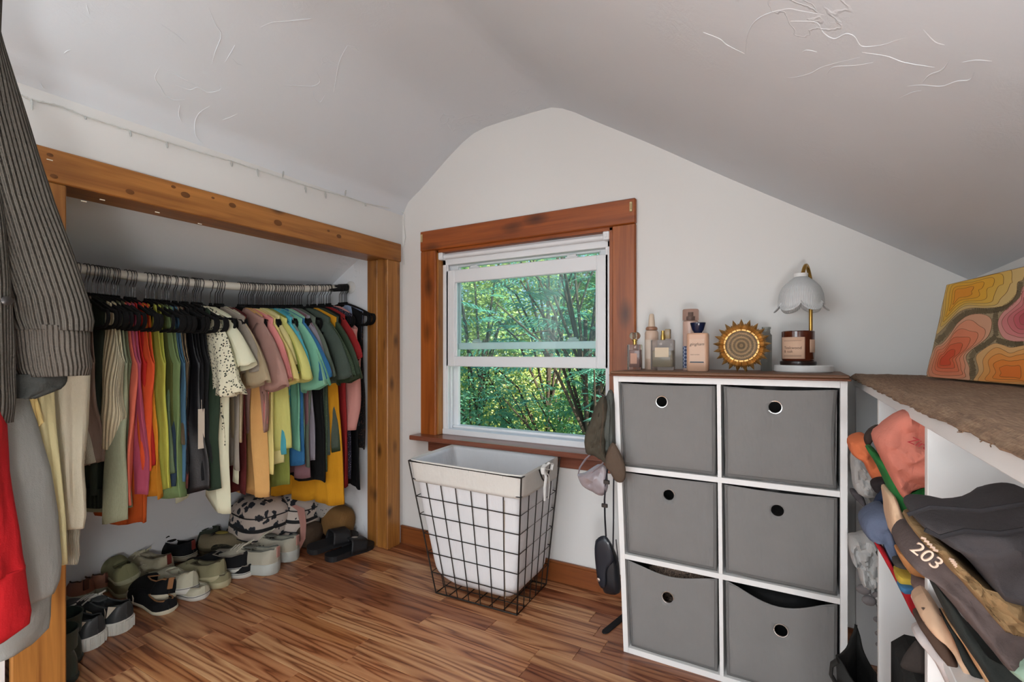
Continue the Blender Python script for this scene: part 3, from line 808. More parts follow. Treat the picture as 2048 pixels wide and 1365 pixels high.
def garment(name, label, px, hem, mat, kind='tee', w=.19, T=.012, sl=None, folds=3.0, amp=.010, flare=1.0, hemw=0, xo=0, cuff=None, trim=None, yd=0, mat2=None, cat=None, ang=67, r1=.082, yy=None):
    """px, hem: photo pixel of the room-side hem corner of the garment"""
    SEED[0] += 1; sd = SEED[0]
    xn = XR+xo+w*.95
    p = on(px, hem, x=xn)
    y = p.y if yy is None else yy
    i = near_h(y); y = HY_[i]
    L = zr(y)-p.z
    r = thing(name, (XR+xo, y, zr(y)), label, cat or name.replace('_', ' '), rz=HROT[i])
    b = MB(); body_mesh(b, w, L, T, kind, sd, folds, amp, flare, hemw, yd=yd)
    solid(b.build('body', mat, r, local=True))
    if sl:
        for side in (1, -1):
            b = MB()
            if sl == 'long': long_sleeve(b, side, w, .55, sd+side)
            elif sl == 'ruffle': sleeve_mesh(b, side, w, .30, sd+side, .085, .085, 72, .024, .02)
            else: sleeve_mesh(b, side, w, float(sl)*1.06, sd+side, .084, min(r1, .088), ang, .015)
            solid(b.build('sleeve', mat2 or mat, r, local=True))
    if cuff:
        b = MB(); b.grid(lambda u, v: (cos(u*2*pi)*w*.93, sin(u*2*pi)*T*1.5, lerp(-L+.01, -L-.055, v)), 44, 5, closeu=True)
        solid(b.build('hem_band', cuff, r, local=True))
    return r
k = cloth
GRM = dict
# --- near stretch (left)
garment('jacket', 'black-green bomber jacket with ribbed hem behind the cream tank top', 203, 985, k('bottle_green_cloth', C('#2b342c')), 'tee', .13, .020, amp=.010, xo=-.02, cuff=ribbed('bottle_rib', C('#232b24'), C('#2e362f'), 30))
garment('top', 'taupe strappy top at the near end of the rail', 190, 930, k('taupe_cloth', C('#8d7b70')), 'tank', .12, .009)
garment('tank_top', 'cream ribbed tank top with a deep armhole', 232, 900, ribbed('cream_rib', C('#e3d9b4'), C('#efe8c8'), 70, depth=.003), 'tank', .20, .015, amp=.007, flare=.75)
garment('cardigan', 'long heathered sage cardigan reaching lowest among the hanging clothes', 252, 1040, k('sage_heather', C('#8f957c'), heather=.35), 'tank', .185, .017, amp=.014, folds=2.4)
garment('top', 'muted olive sleeveless top pressed against the coral blouse', 250, 1015, k('moss_cloth', C('#6f7458')), 'tank', .16, .010)
garment('blouse', 'salmon coral sleeveless blouse beside the heathered cardigan', 268, 1005, k('salmon_cloth', C('#d9705a'), .08), 'tank', .175, .012, amp=.012)
garment('top', 'rust orange sleeveless top hanging lower than the coral ones', 281, 1050, k('rust_cloth', C('#b4501f')), 'tank', .16, .012)
garment('tank_top', 'bright red tank top between the coral and pink tops', 285, 940, k('red_cloth', C('#c4302a')), 'tank', .16, .012)
garment('blouse', 'magenta pink tie-front sleeveless blouse', 291, 992, k('magenta_cloth', C('#ad5068'), .1), 'tank', .18, .014, amp=.014)
garment('tank_top', 'crimson tank top next to the magenta blouse', 296, 930, k('crimson_cloth', C('#c22b30')), 'tank', .15, .010)
garment('tank_top', 'vivid orange tank top with a wide armhole', 307, 938, k('vivid_orange', C('#d8552e'), .08), 'tank', .18, .014, amp=.010)
garment('top', 'amber orange top with a ruffled hem', 303, 1000, k('amber_cloth', C('#d8902c')), 'tank', .16, .010, amp=.014, folds=5)
garment('tank_top', 'lemon lime tank top squeezed beside the orange one', 312, 985, k('lime_cloth', C('#bcc055')), 'tank', .160, .007)
garment('top', 'dark olive strappy top behind the green ruffled one', 318, 950, k('olive_dark', C('#4c5127')), 'tank', .15, .010)
garment('top', 'fern green sleeveless top with a ruffled hem', 334, 1000, k('fern_cloth', C('#6f8557'), .12), 'tank', .18, .014, amp=.013, folds=4)
garment('top', 'dusty green thin top beside the blue one', 338, 945, k('dusty_green', C('#66795c')), 'tank', .15, .010)
garment('top', 'denim blue sleeveless top in the near stretch', 354, 970, k('denim_blue', C('#41637a'), heather=.15), 'tank', .175, .013)
garment('tank_top', 'slate navy tank top behind the denim blue one', 361, 966, k('slate_navy', C('#2c3c4d')), 'tank', .16, .011)
garment('top', 'jet black sleeveless top before the striped one', 368, 930, k('jet_a', C('#131315')), 'tank', .17, .011)
garment('top', 'brown and beige ribbed striped top with a straight hem', 377, 886, ribbed('brown_stripe', C('#7c6a52'), C('#95846a'), 60, depth=.003), 'tank', .172, .014, amp=.006)
garment('top', 'black leather-look strappy top', 390, 988, plain('leatherette', C('#17171a'), .4, bump=.2), 'tank', .175, .013, amp=.012)
garment('top', 'black satin top with dusky red flowers', 386, 972, blotch('dark_floral', [(.5, C('#141518')), (.6, C('#7d3b34')), (.66, C('#1a1c22'))], 12), 'tank', .165, .011)
garment('top', 'coal black sleeveless top with a paper tag', 404, 965, k('jet_b', C('#161618')), 'tank', .17, .012)
garment('top', 'charcoal sleeveless top left of the deep green one', 412, 970, k('charcoal_a', C('#242526')), 'tank', .16, .011)
garment('top', 'deep forest green top with a straight hem', 431, 978, k('deep_forest', C('#2b3a2c')), 'tank', .18, .014)
garment('top', 'washed black strappy top last in the near stretch', 436, 940, k('washed_black', C('#1b1b1c')), 'tank', .16, .011)
# --- middle gap group
M_FLO = speckled('cream_floral', C('#dcd7bb'), C('#2c3227'), 95, .30)
garment('blouse', 'cream blouse sprinkled with tiny dark leaves and ruffled sleeves', 443, 925, M_FLO, 'tee', .165, .013, sl='ruffle', amp=.010)
garment('t_shirt', 'pale cream tee with a curved hem', 452, 1000, k('pale_cream', C('#d9d8bb'), .06), 'tee', .185, .015, sl='.2', hemw=.05, amp=.012, ang=58)
garment('shirt', 'khaki beige satin shirt with rolled sleeves', 484, 882, k('khaki_satin', C('#a8977a'), .1, rough=.6), 'tee', .185, .016, sl='.25')
garment('t_shirt', 'mushroom grey tee hidden behind the khaki shirt', 476, 940, k('mushroom', C('#8f867a')), 'tee', .18, .011, sl='.2')
# --- far stretch
garment('t_shirt', 'dusty mauve oversized tee', 527, 868, k('mauve_cloth', C('#a37f74'), .1), 'tee', .2, .017, sl='.27', r1=.1, amp=.012)
garment('top', 'maroon long top behind the mauve tee', 505, 985, k('maroon_cloth', C('#511d1c')), 'tee', .17, .013)
garment('blouse', 'ivory blouse hanging under the mauve tee', 481, 965, k('ivory_cloth', C('#dcdabd'), .06), 'tee', .15, .012, amp=.014)
garment('t_shirt', 'rose pink tee with a rounded shoulder', 543, 845, k('rose_cloth', C('#cf827d'), .08), 'tee', .2, .016, sl='.24', r1=.098)
garment('dress', 'peach apricot dress flaring below the yellow tee', 527, 990, k('apricot_cloth', C('#d5a566'), .1), 'tee', .17, .015, flare=1.1, amp=.016, folds=4)
garment('t_shirt', 'butter yellow tee with a long body', 549, 945, k('butter_cloth', C('#e0cf85'), .08), 'tee', .195, .016, sl='.25', amp=.012)
garment('t_shirt', 'pale straw tee behind the butter yellow one', 556, 930, k('straw_cloth', C('#d4c98e')), 'tee', .17, .012, sl='.2')
garment('top', 'olive green top with tied sleeves', 566, 975, k('olive_cloth', C('#78803c')), 'tee', .18, .013, sl='.22')
garment('t_shirt', 'lime yellow tee with a clover outline on the sleeve', 572, 900, k('limeade_cloth', C('#c9c777'), .08), 'tee', .2, .016, sl='.25', r1=.095)
garment('t_shirt', 'aqua cyan tee beside the lime yellow one', 578, 905, k('aqua_cloth', C('#4fa5b5'), .1), 'tee', .19, .012, sl='.22')
garment('shirt', 'turquoise tropical print shirt with red blooms', 590, 905, blotch('tropic', [(.42, C('#2f8798')), (.54, C('#54b0b4')), (.58, C('#b9472e')), (.61, C('#5aa9a0')), (.7, C('#4d8a45'))], 20), 'tee', .18, .014, sl='.22')
garment('shirt', 'mint seersucker shirt with short sleeves', 598, 900, k('mint_cloth', C('#78b296'), .08), 'tee', .2, .016, sl='.29', r1=.1, amp=.012)
garment('t_shirt', 'royal blue tee with a plain short sleeve', 604, 930, k('royal_cloth', C('#2f648f'), .1), 'tee', .2, .016, sl='.26', r1=.09)
garment('t_shirt', 'pale sea green tee under the blue sleeve', 611, 920, k('seafoam_cloth', C('#8fbfa2')), 'tee', .19, .012, sl='.29')
garment('top', 'plum mauve long-sleeved top', 617, 955, k('plum_cloth', C('#7b5a5f')), 'tee', .18, .013, sl='.25')
garment('t_shirt', 'lavender grey tee next to the plum top', 622, 925, k('lavgrey', C('#8b8790')), 'tee', .18, .011, sl='.2')
garment('shirt', 'grey-green linen shirt with gathered sleeves', 632, 930, k('greygreen', C('#5d665a')), 'tee', .195, .014, sl='.26')
garment('skirt', 'black flared skirt above the mustard dress', 645, 965, k('jet_c', C('#141515')), 'skirt', .2, .016, flare=1.05)
garment('t_shirt', 'smoky green tee with a folded sleeve', 650, 915, k('smoky', C('#47524a')), 'tee', .2, .014, sl='.27', r1=.1)
garment('dress', 'mustard yellow dress with a ruffled hem', 667, 1010, k('mustard_cloth', C('#cc8f1e'), .08), 'tee', .2, .020, flare=1.15, amp=.014, folds=4)
garment('top', 'forest green fuzzy top', 657, 940, speckled('forest_fuzz', C('#3b4a36'), C('#5c6b52'), 160, .25), 'tee', .2, .014, sl='.27')
garment('blouse', 'dark green satin blouse with folded sleeves', 668, 905, k('bottle_satin', C('#33402f'), rough=.45), 'tee', .2, .014, sl='.29', r1=.1)
garment('top', 'black knit top before the red dress', 676, 900, k('jet_d', C('#121213')), 'tee', .18, .011)
garment('dress', 'dark red dress near the post', 690, 980, k('wine_red', C('#8c2323'), .12), 'tee', .19, .018, sl='.2', amp=.014)
garment('dress', 'navy sequin dress glinting beside the red one', 701, 955, speckled('sequin_navy', C('#1b1a2b'), C('#b9b4c4'), 170, .16), 'tee', .18, .013)
garment('shirt', 'blush pink long-sleeved shirt near the post', 703, 900, k('blush_cloth', C('#c78e86'), .06), 'tee', .165, .014, sl='long')
garment('shirt', 'pale blue striped shirt by the closet end wall', 712, 850, ribbed('blue_stripe', C('#7d93b5'), C('#a9b6cc'), 60, depth=.001), 'tee', .16, .012)
garment('dress', 'black dress hanging beside the post', 722, 975, k('jet_e', C('#111214')), 'tee', .17, .015, flare=1.1)
garment('top', 'black top with tiny flowers against the closet end wall', 727, 900, speckled('black_floral', C('#121114'), C('#8a5a40'), 120, .16), 'tee', .17, .013)
def tag_and_clover():
    p = on(403, 858, x=XR+.165)
    r = thing('price_tag', p, 'long white paper price tag on a black top', 'price tag')
    b = MB(); b.box(p.x, p.x+.0015, p.y-.013, p.y+.011, p.z-.075, p.z+.075, .0005)
    b.tube([(p.x+.001, p.y, p.z+.07), (p.x, p.y, p.z+.11)], .0008, 4); b.build('card', plain('paper_tag', C('#cbbfae'), .8), r)
tag_and_clover()
def clover():
    g = [o for o in col.objects if o.get('label') == 'lime yellow tee with a clover outline on the sleeve'][0]
    bpy.context.view_layer.update()
    sl = [c for c in g.children if c.name.startswith('sleeve')]
    D = ray(572, 712).normalized(); o = Vector((0, 0, CAMH)); best = None
    for c in sl:
        for v in c.data.vertices:
            p = c.matrix_world @ v.co; dd = (p-o); t = dd.dot(D); off = (dd-D*t).length
            sc = off*6+t
            if best is None or sc < best[0]: best = (sc, p)
    p = o+D*((best[1]-o).dot(D)-.006)
    ex = Vector((-D.y, D.x, 0)).normalized()*-1; ez = Vector((0, 0, 1)); b = MB()
    for q in range(4):
        a = pi/4+q*pi/2; c = Vector((cos(a), sin(a)))*.011
        b.tube([p+ex*(c.x+.008*cos(t_))+ez*(c.y+.008*sin(t_)) for t_ in [2*pi*i/14 for i in range(14)]], .0009, 4, closed=True)
    b.tube([p, p+ex*.004-ez*.022], .0009, 4)
    b.xf(g.matrix_world.inverted()); b.build('clover_outline', plain('clover_ink', C('#4a5233'), .8), g, local=True)
clover()
# ------------------------------------------------------------------ shoes
OUT_W = [(0, .0), (.012, .35), (.03, .56), (.06, .74), (.12, .86), (.25, .84), (.42, .80), (.55, .88), (.7, 1.0), (.8, .99), (.88, .88), (.94, .70), (.975, .48), (.993, .24), (1, 0)]
def stations(n=30):
    return [0, .004, .012, .03, .06, .09]+[.12+.76*i/20 for i in range(21)]+[.91, .94, .96, .975, .985, .993, .998, 1]
def make_shoe(r, L=.27, Wd=.049, sole_h=.028, upper=None, sole=None, lining=None, laces=None, hts=None, throat=.50, tab=None, tabmat=None, ribs=False, stripe=None, overlay=None, back=True, heel_sole=0.0):
    S = stations()
    hts = hts or [(0, .058), (.06, .062), (.2, .050), (.36, .052), (.5, .066), (.62, .058), (.8, .040), (.95, .030), (1, .02)]
    def w(s): return interp(s, OUT_W)*Wd
    def sz(s): return sole_h+heel_sole*(1-smooth(.15, .6, s))+.010*smooth(.8, 1, s)
    # sole
    b = MB(); n = len(S)
    def ring(z, inset, toe=0):
        P = []
        for s in S: P.append((s*L, max(0, w(s)-inset), z(s)))
        for s in S[-2:0:-1]: P.append((s*L, -max(0, w(s)-inset), z(s)))
        return P
    rings = [ring(lambda s: .012*smooth(.82, 1, s), .006), ring(lambda s: .004+.012*smooth(.82, 1, s), .0005), ring(lambda s: sz(s)*.55+.006*smooth(.8, 1, s), -.0022), ring(lambda s: sz(s)-.003, -.0012), ring(lambda s: sz(s), .003)]
    m = len(rings[0]); V = [p for R_ in rings for p in R_]
    Fc = [(k*m+i, k*m+(i+1) % m, (k+1)*m+(i+1) % m, (k+1)*m+i) for k in range(len(rings)-1) for i in range(m)]
    Fc += [tuple(range(m))[::-1], tuple((len(rings)-1)*m+i for i in range(m))]
    b.add(V, Fc)
    so = b.build('sole', sole, r, local=True)
    if ribs:
        b = MB()
        for s in [0.0, .01, .03, .055, .08]+[.11+.035*i for i in range(22)]:
            for sg in (1, -1):
                y = sg*(w(s)+.0018); x = s*L-.0012*(s < .05)
                b.tube([(x, y, .005), (x, y, sz(s)-.006)], .0021, 6)
        for yy_ in (-.02, -.012, -.004, .004, .012, .02):
            x = L*interp(abs(yy_)/Wd, [(0, 0), (.35, .012), (.56, .03)])-.0016
            b.tube([(x, yy_, .005), (x, yy_, sz(0)-.006)], .0022, 6)
        b.build('tread_rib', sole, so, local=True)
    if stripe:
        b = MB(); P = ring(lambda s: sz(s)*.82, -.0022); b.tube(P, .0011, 5, closed=True); b.build('foxing_stripe', stripe, so, local=True)
    # upper + lining
    NA = 26
    def dip(s): return smooth(.025, .055, s)*(1-smooth(throat-.09, throat+.02, s))
    def sec_pt(s, i):
        a = pi*i/NA; ww = max(.0002, w(s)-.0015); h = interp(s, hts)
        if s < .03: h *= lerp(.96, 1, s/.03)
        ca, sa = cos(a), sin(a)
        narrow = lerp(1, .80, smooth(.0, .9, sa))
        y = ww*math.copysign(abs(ca)**.62, ca)*narrow; q = abs(sa)**.62
        z = sz(s)-.002+h*q
        d = dip(s)
        if abs(ca) < .62 and d > 0:
            k_ = smooth(.62, .50, abs(ca))
            z = lerp(z, sz(s)+.006, k_*d)
        return (s*L, y, z)
    V = []; 
    for s in S:
        for i in range(NA+1): V.append(sec_pt(s, i))
    up, li = MB(), MB(); fu, fl = [], []
    for j in range(len(S)-1):
        for i in range(NA):
            q = (j*(NA+1)+i, j*(NA+1)+i+1, (j+1)*(NA+1)+i+1, (j+1)*(NA+1)+i)
            ca = abs(cos(pi*(i+.5)/NA)); sm_ = (S[j]+S[j+1])/2
            (fl if ca < .60 and dip(sm_) > .35 else fu).append(q)
    up.add(V, fu); li.add(V, fl)
    uo = up.build('upper', upper, r, local=True)
    li.build('lining', lining or upper, r, local=True)
    # collar roll
    P = []
    for s in [x for x in S if .03 <= x <= throat-.03]: P.append(s)
    def cp(s, sg):
        i = NA/2-sg*NA*(.5-math.acos(.62)/pi)
        a = math.acos(.62); ww = w(s)-.0015; h = interp(s, hts); sa = sin(a)
        return (s*L, sg*ww*.62**.62*lerp(1, .80, smooth(0, .9, sa)), sz(s)-.002+h*sa**.62)
    loop = [cp(s, 1) for s in P]+[cp(s, -1) for s in P[::-1]]
    b = MB(); b.tube(loop, .0026, 6, closed=True); b.build('collar', lining or upper, r, local=True)
    if laces:
        b = MB()
        for q in range(4):
            s = throat-.03+q*.055; h = sz(s)+interp(s, hts)+.001; ww = w(s)*.5
            b.tube([(s*L, -ww, h-.010), (s*L+.004, 0, h+.002), (s*L+.010, ww, h-.010)], .003, 6, flat=.8)
        s = throat-.05; h = sz(s)+interp(s, hts)+.006
        for sg in (1, -1):
            b.tube([(s*L, 0, h), (s*L-.012, sg*.014, h+.010), (s*L+.004, sg*.026, h+.002), (s*L+.012, sg*.012, h-.002), (s*L, 0, h)], .0026, 6)
            b.tube([(s*L, 0, h), (s*L+.012, sg*.02, h-.004), (s*L+.026, sg*.034, h-.022)], .0026, 6)
        b.build('laces', laces, r, local=True)
        b = MB(); s0 = throat-.13
        b.pillow([(s0*L, -.016, sz(.4)+.052), (s0*L, .016, sz(.4)+.052), ((throat+.02)*L, .015, sz(.5)+.060), ((throat+.02)*L, -.015, sz(.5)+.060)], (-.3, 0, 1), .008, 4, .001)
        b.build('tongue', lining or upper, r, local=True)
    if tab:
        b = MB(); h = sz(0)+hts[0][1]
        b.box(-.004, .002, -.009, .009, h-.042, h-.002, .0015); b.build('heel_tab', tabmat, r, local=True)
    if overlay:
        for sg in (1, -1):
            b = MB(); V = []; qs = [(.24, .02), (.36, .58), (.44, .58), (.40, .02)]
            V = []
            for s, hh in qs:
                ww = w(s)+.0012; V.append((s*L, sg*ww*lerp(1, .93, hh), sz(s)+interp(s, hts)*hh))
            V2 = [(x, y*1.03, z) for x, y, z in V]
            b.add(V+V2, [(0, 1, 2, 3), (4, 5, 6, 7), (0, 1, 5, 4), (1, 2, 6, 5), (2, 3, 7, 6), (3, 0, 4, 7)])
            b.build('side_panel', overlay, r, local=True); b = MB()
            V = [(.03*L, sg*(w(.03)*.99+.001), sz(.03)+.052), (.10*L, sg*(w(.1)*.93+.001), sz(.1)+.056), (.11*L, sg*(w(.11)+.001), sz(.1)+.02)]
            V2 = [(x, y*1.04, z) for x, y, z in V]
            b.add(V+V2, [(0, 1, 2), (3, 4, 5), (0, 1, 4, 3), (1, 2, 5, 4), (2, 0, 3, 5)])
            b.build('heel_panel', overlay, r, local=True)
def put_shoe(name, label, px, py, head, z=0, tilt=(0, 0), group=None, scale=1.06, **kw):
    """px,py: photo pixel of the heel on the floor (or at height z); head: heading of the toe in degrees from +x"""
    p = on(px, py, z=z)
    r = thing(name, p, label, name.replace('_', ' ') if name in ('boot', 'sneaker', 'slipper') else 'shoe', group)
    r.rotation_euler = (radians(tilt[0]), radians(tilt[1]), radians(head)); r.scale = (scale,)*3
    make_shoe(r, **kw); return r
m_white = plain('sole_white', C('#d3d3cb'), .55, bump=.1, var=.05)
m_offw = plain('sole_cream', C('#cfc9b2'), .6, var=.06)
canv = lambda n, c: cloth(n, C(c), .1, 700, .3)
put_shoe('sneaker', 'black and white platform sneaker with ribbed sole, nearest the near post', 196, 1296, 198, group='ribbed platform sneakers', sole_h=.045, upper=plain('sneaker_black', C('#34383a'), .45, var=.1), sole=m_white, lining=cloth('lining_grey', C('#4c4f50')), laces=cloth('lace_white', C('#d6d4cc')), ribs=True, overlay=plain('overlay_bone', C('#cfc6b4'), .5), Wd=.052)
put_shoe('sneaker', 'black and white platform sneaker with ribbed sole beside the black and tan shoes', 254, 1264, 198, group='ribbed platform sneakers', sole_h=.045, upper=MATS['sneaker_black'], sole=m_white, lining=MATS['lining_grey'], laces=MATS['lace_white'], ribs=True, overlay=MATS['overlay_bone'], Wd=.052)
m_tanl = plain('tan_leather', C('#a06c55'), .5, var=.15)
put_shoe('shoe', 'tan leather lace-up shoe with a brown heel tab, half hidden by the post', 172, 1200, 182, sole_h=.022, upper=m_tanl, sole=plain('sole_mint', C('#a9ab94'), .6), lining=cloth('lin_br', C('#4f3a2f')), laces=cloth('lace_brown', C('#6d4636')), tab=1, tabmat=plain('tab_brown', C('#5a3527'), .5))
put_shoe('shoe', 'tan leather lace-up shoe with a brown heel tab, behind the platform sneakers', 216, 1184, 182, z=.0, sole_h=.022, upper=m_tanl, sole=MATS['sole_mint'], lining=MATS['lin_br'], laces=MATS['lace_brown'], tab=1, tabmat=MATS['tab_brown'])
m_sage = canv('sage_canvas', '#8b8a66')
put_shoe('shoe', 'sage green clog tipped on its mate against the closet wall', 262, 1166, 172, z=.06, tilt=(-12, 4), sole_h=.020, upper=m_sage, sole=plain('sage_sole', C('#a5a283'), .6), throat=.34, lining=canv('sage_in', '#6d6c50'))
put_shoe('shoe', 'sage green clog lying under its mate against the closet wall', 262, 1195, 174, z=.0, sole_h=.020, upper=canv('sage_dark', '#7a7558'), sole=MATS['sage_sole'], throat=.34, lining=MATS['sage_in'])
m_blk = canv('black_canvas', '#17181a')
put_shoe('shoe', 'black slip-on shoe with tan heel leaning on its mate', 335, 1200, 180, z=.030, tilt=(14, 8), sole_h=.020, upper=m_blk, sole=m_offw, throat=.5, lining=plain('insole_tan', C('#a0734c'), .6), tab=1, tabmat=MATS['insole_tan'])
put_shoe('shoe', 'black slip-on shoe with cream sole flat beneath its mate', 338, 1228, 178, sole_h=.016, upper=m_blk, sole=m_offw, hts=[(0, .04), (.2, .035), (.5, .045), (.8, .035), (1, .02)], throat=.45, lining=MATS['insole_tan'])
m_crm = canv('cream_canvas', '#c4c2ac')
put_shoe('shoe', 'off-white slip-on shoe tilted on top of its mate', 385, 1186, 186, z=.028, tilt=(6, 6), sole_h=.024, upper=m_crm, sole=m_white, stripe=plain('stripe_dark', C('#2a2d2a'), .6), lining=canv('cream_in', '#a7a08c'))
put_shoe('shoe', 'off-white slip-on shoe lying under its mate', 410, 1198, 192, sole_h=.022, upper=m_crm, sole=m_white, stripe=MATS['stripe_dark'], lining=MATS['cream_in'], hts=[(0, .03), (.2, .028), (.5, .04), (.8, .035), (1, .02)])
m_ecru = canv('ecru_canvas', '#bdb69c')
put_shoe('sneaker', 'ecru lace-up canvas sneaker with a red heel label', 340, 1150, 196, z=.03, tilt=(0, 4), sole_h=.028, upper=m_ecru, sole=m_offw, laces=cloth('lace_ecru', C('#cfc9af')), stripe=MATS['stripe_dark'], lining=MATS['cream_in'], tab=1, tabmat=plain('label_red', C('#7a2f27'), .6))
put_shoe('sneaker', 'ecru lace-up canvas sneaker under the red-labelled one', 335, 1172, 192, z=.0, sole_h=.02, upper=m_ecru, sole=m_offw, laces=MATS['lace_ecru'], lining=MATS['cream_in'], hts=[(0, .035), (.3, .03), (.5, .045), (.8, .035), (1, .02)])
put_shoe('sneaker', 'black canvas lace-up sneaker with a cream sole and red heel label', 388, 1118, 200, z=.035, tilt=(0, 3), sole_h=.026, upper=m_blk, sole=m_offw, laces=cloth('lace_black', C('#202020')), stripe=MATS['stripe_dark'], lining=cloth('lin_bk', C('#222222')), tab=1, tabmat=MATS['label_red'])
put_shoe('shoe', 'beige-green stretch slip-on shoe with a wavy collar, on top of its mate', 450, 1158, 206, z=.030, tilt=(4, 6), sole_h=.024, upper=canv('putty_canvas', '#8f8a6c'), sole=plain('sole_putty', C('#b5ae8d'), .6), lining=canv('putty_in', '#57503f'), throat=.52)
put_shoe('shoe', 'beige-green stretch slip-on shoe beneath its mate', 457, 1172, 204, sole_h=.026, upper=MATS['putty_canvas'], sole=MATS['sole_putty'], lining=MATS['putty_in'], hts=[(0, .03), (.3, .028), (.5, .04), (.8, .03), (1, .02)])
put_shoe('shoe', 'black canvas slip-on with a white sole, on top of its mate', 495, 1140, 206, z=.026, tilt=(3, 4), sole_h=.022, upper=m_blk, sole=m_white, stripe=MATS['stripe_dark'], lining=canv('slip_in', '#7c756b'), throat=.54)
put_shoe('shoe', 'black canvas slip-on with a white sole, beneath its mate', 503, 1152, 204, sole_h=.024, upper=m_blk, sole=m_white, stripe=MATS['stripe_dark'], lining=MATS['slip_in'], hts=[(0, .03), (.3, .028), (.5, .04), (.8, .03), (1, .02)])
m_run = cloth('runner_mesh', C('#b0ab9a'), .1)
put_shoe('sneaker', 'pale grey running shoe with chunky sole and pink heel tab, nearer the slip-ons', 556, 1146, 202, scale=1.2, group='pale running shoes', sole_h=.036, heel_sole=.008, upper=m_run, sole=plain('runner_sole', C('#b9bdb6'), .55, var=.12), laces=cloth('lace_run', C('#cfcab8')), lining=cloth('run_in', C('#6a6a62')), tab=1, tabmat=plain('tab_pink', C('#b08478'), .6))
put_shoe('sneaker', 'pale grey running shoe with chunky sole and pink heel tab, nearer the slides', 595, 1120, 202, scale=1.2, group='pale running shoes', sole_h=.036, heel_sole=.008, upper=m_run, sole=MATS['runner_sole'], laces=MATS['lace_run'], lining=MATS['run_in'], tab=1, tabmat=MATS['tab_pink'])
put_shoe('slipper', 'dark olive quilted slipper boot against the closet wall', 440, 1100, 200, z=.02, tilt=(0, 5), sole_h=.018, upper=cloth('quilt_olive', C('#3c4238'), .15), sole=plain('sole_dk', C('#2b2c28'), .7), throat=.3, hts=[(0, .10), (.2, .1), (.4, .085), (.6, .06), (.85, .04), (1, .02)], Wd=.055)
m_fuzz = cloth('fuzzy_beige', C('#857960'), .2, 300, .8)
put_shoe('slipper', 'fuzzy beige slipper with a yellow print, upper one of the pair', 512, 1100, 205, z=.045, sole_h=.02, upper=m_fuzz, sole=cloth('fuzz_sole', C('#5d543f')), throat=.22, Wd=.058, hts=[(0, .03), (.2, .045), (.4, .055), (.7, .05), (1, .03)])
put_shoe('slipper', 'fuzzy beige slipper lying beneath the printed one', 508, 1112, 203, sole_h=.02, upper=m_fuzz, sole=MATS['fuzz_sole'], throat=.22, Wd=.058, hts=[(0, .03), (.2, .04), (.5, .05), (.8, .04), (1, .03)])
put_shoe('slipper', 'brown-grey furry slipper behind the running shoes', 562, 1090, 200, sole_h=.02, upper=cloth('fuzz_brown', C('#6b6050'), .2, 300, .8), sole=MATS['fuzz_sole'], throat=.25, Wd=.055)
def shoe_marks():
    for o in [o for o in col.objects if str(o.get('label', '')).startswith('pale grey running shoe')]:
        M = Matrix.Translation((.125, .0475, .062)) @ Matrix.Rotation(pi, 4, 'Z') @ Matrix.Rotation(pi/2, 4, 'X')
        t_ = text_part('side_print', 'KA', .022, Matrix.Translation(wloc(o)) @ M, plain('shoe_print', C('#55584f'), .6), o, ext=.001)
    for o in [o for o in col.objects if str(o.get('label', '')).startswith('fuzzy beige slipper with a yellow')]:
        b = MB(); b.lathe([(.024, 0), (.018, .004), (0, .005)], (.165, .002, .074), 20, sx=1.25, sy=.8); b.build('lemon_print', plain('lemon_yellow', C('#9c8a3e'), .9), o, local=True)
        b = MB()
        for i in range(5): b.box(.196+.002*(i % 2), .206, -.022+i*.009, -.016+i*.009, .066, .073, .001)
        b.build('dark_print', plain('print_dark', C('#2f2a22'), .9), o, local=True)
shoe_marks()
def boots():
    for px, py, lab in ((138, 1338, 'dark green rain boot tucked behind the near post, taller one'), (128, 1378, 'dark green rain boot at the foot of the near post')):
        p = on(px, py, z=0)
        r = thing('boot', p, lab, 'boot'); r.rotation_euler = (0, 0, radians(175))
        mg = plain('rubber_green', C('#2b3731'), .4, var=.1)
        make_shoe(r, L=.26, upper=mg, sole=plain('rubber_sole', C('#232b27'), .6), sole_h=.022, throat=.35, hts=[(0, .10), (.3, .095), (.5, .06), (.8, .04), (1, .02)], lining=mg)
        MB().lathe([(.042, .1), (.043, .13), (.046, .155), (.0475, .16), (.044, .16), (.040, .13), (.038, .1)], (.05, 0, 0), 20, sx=1.2).build('shaft', mg, r, local=True)
boots()
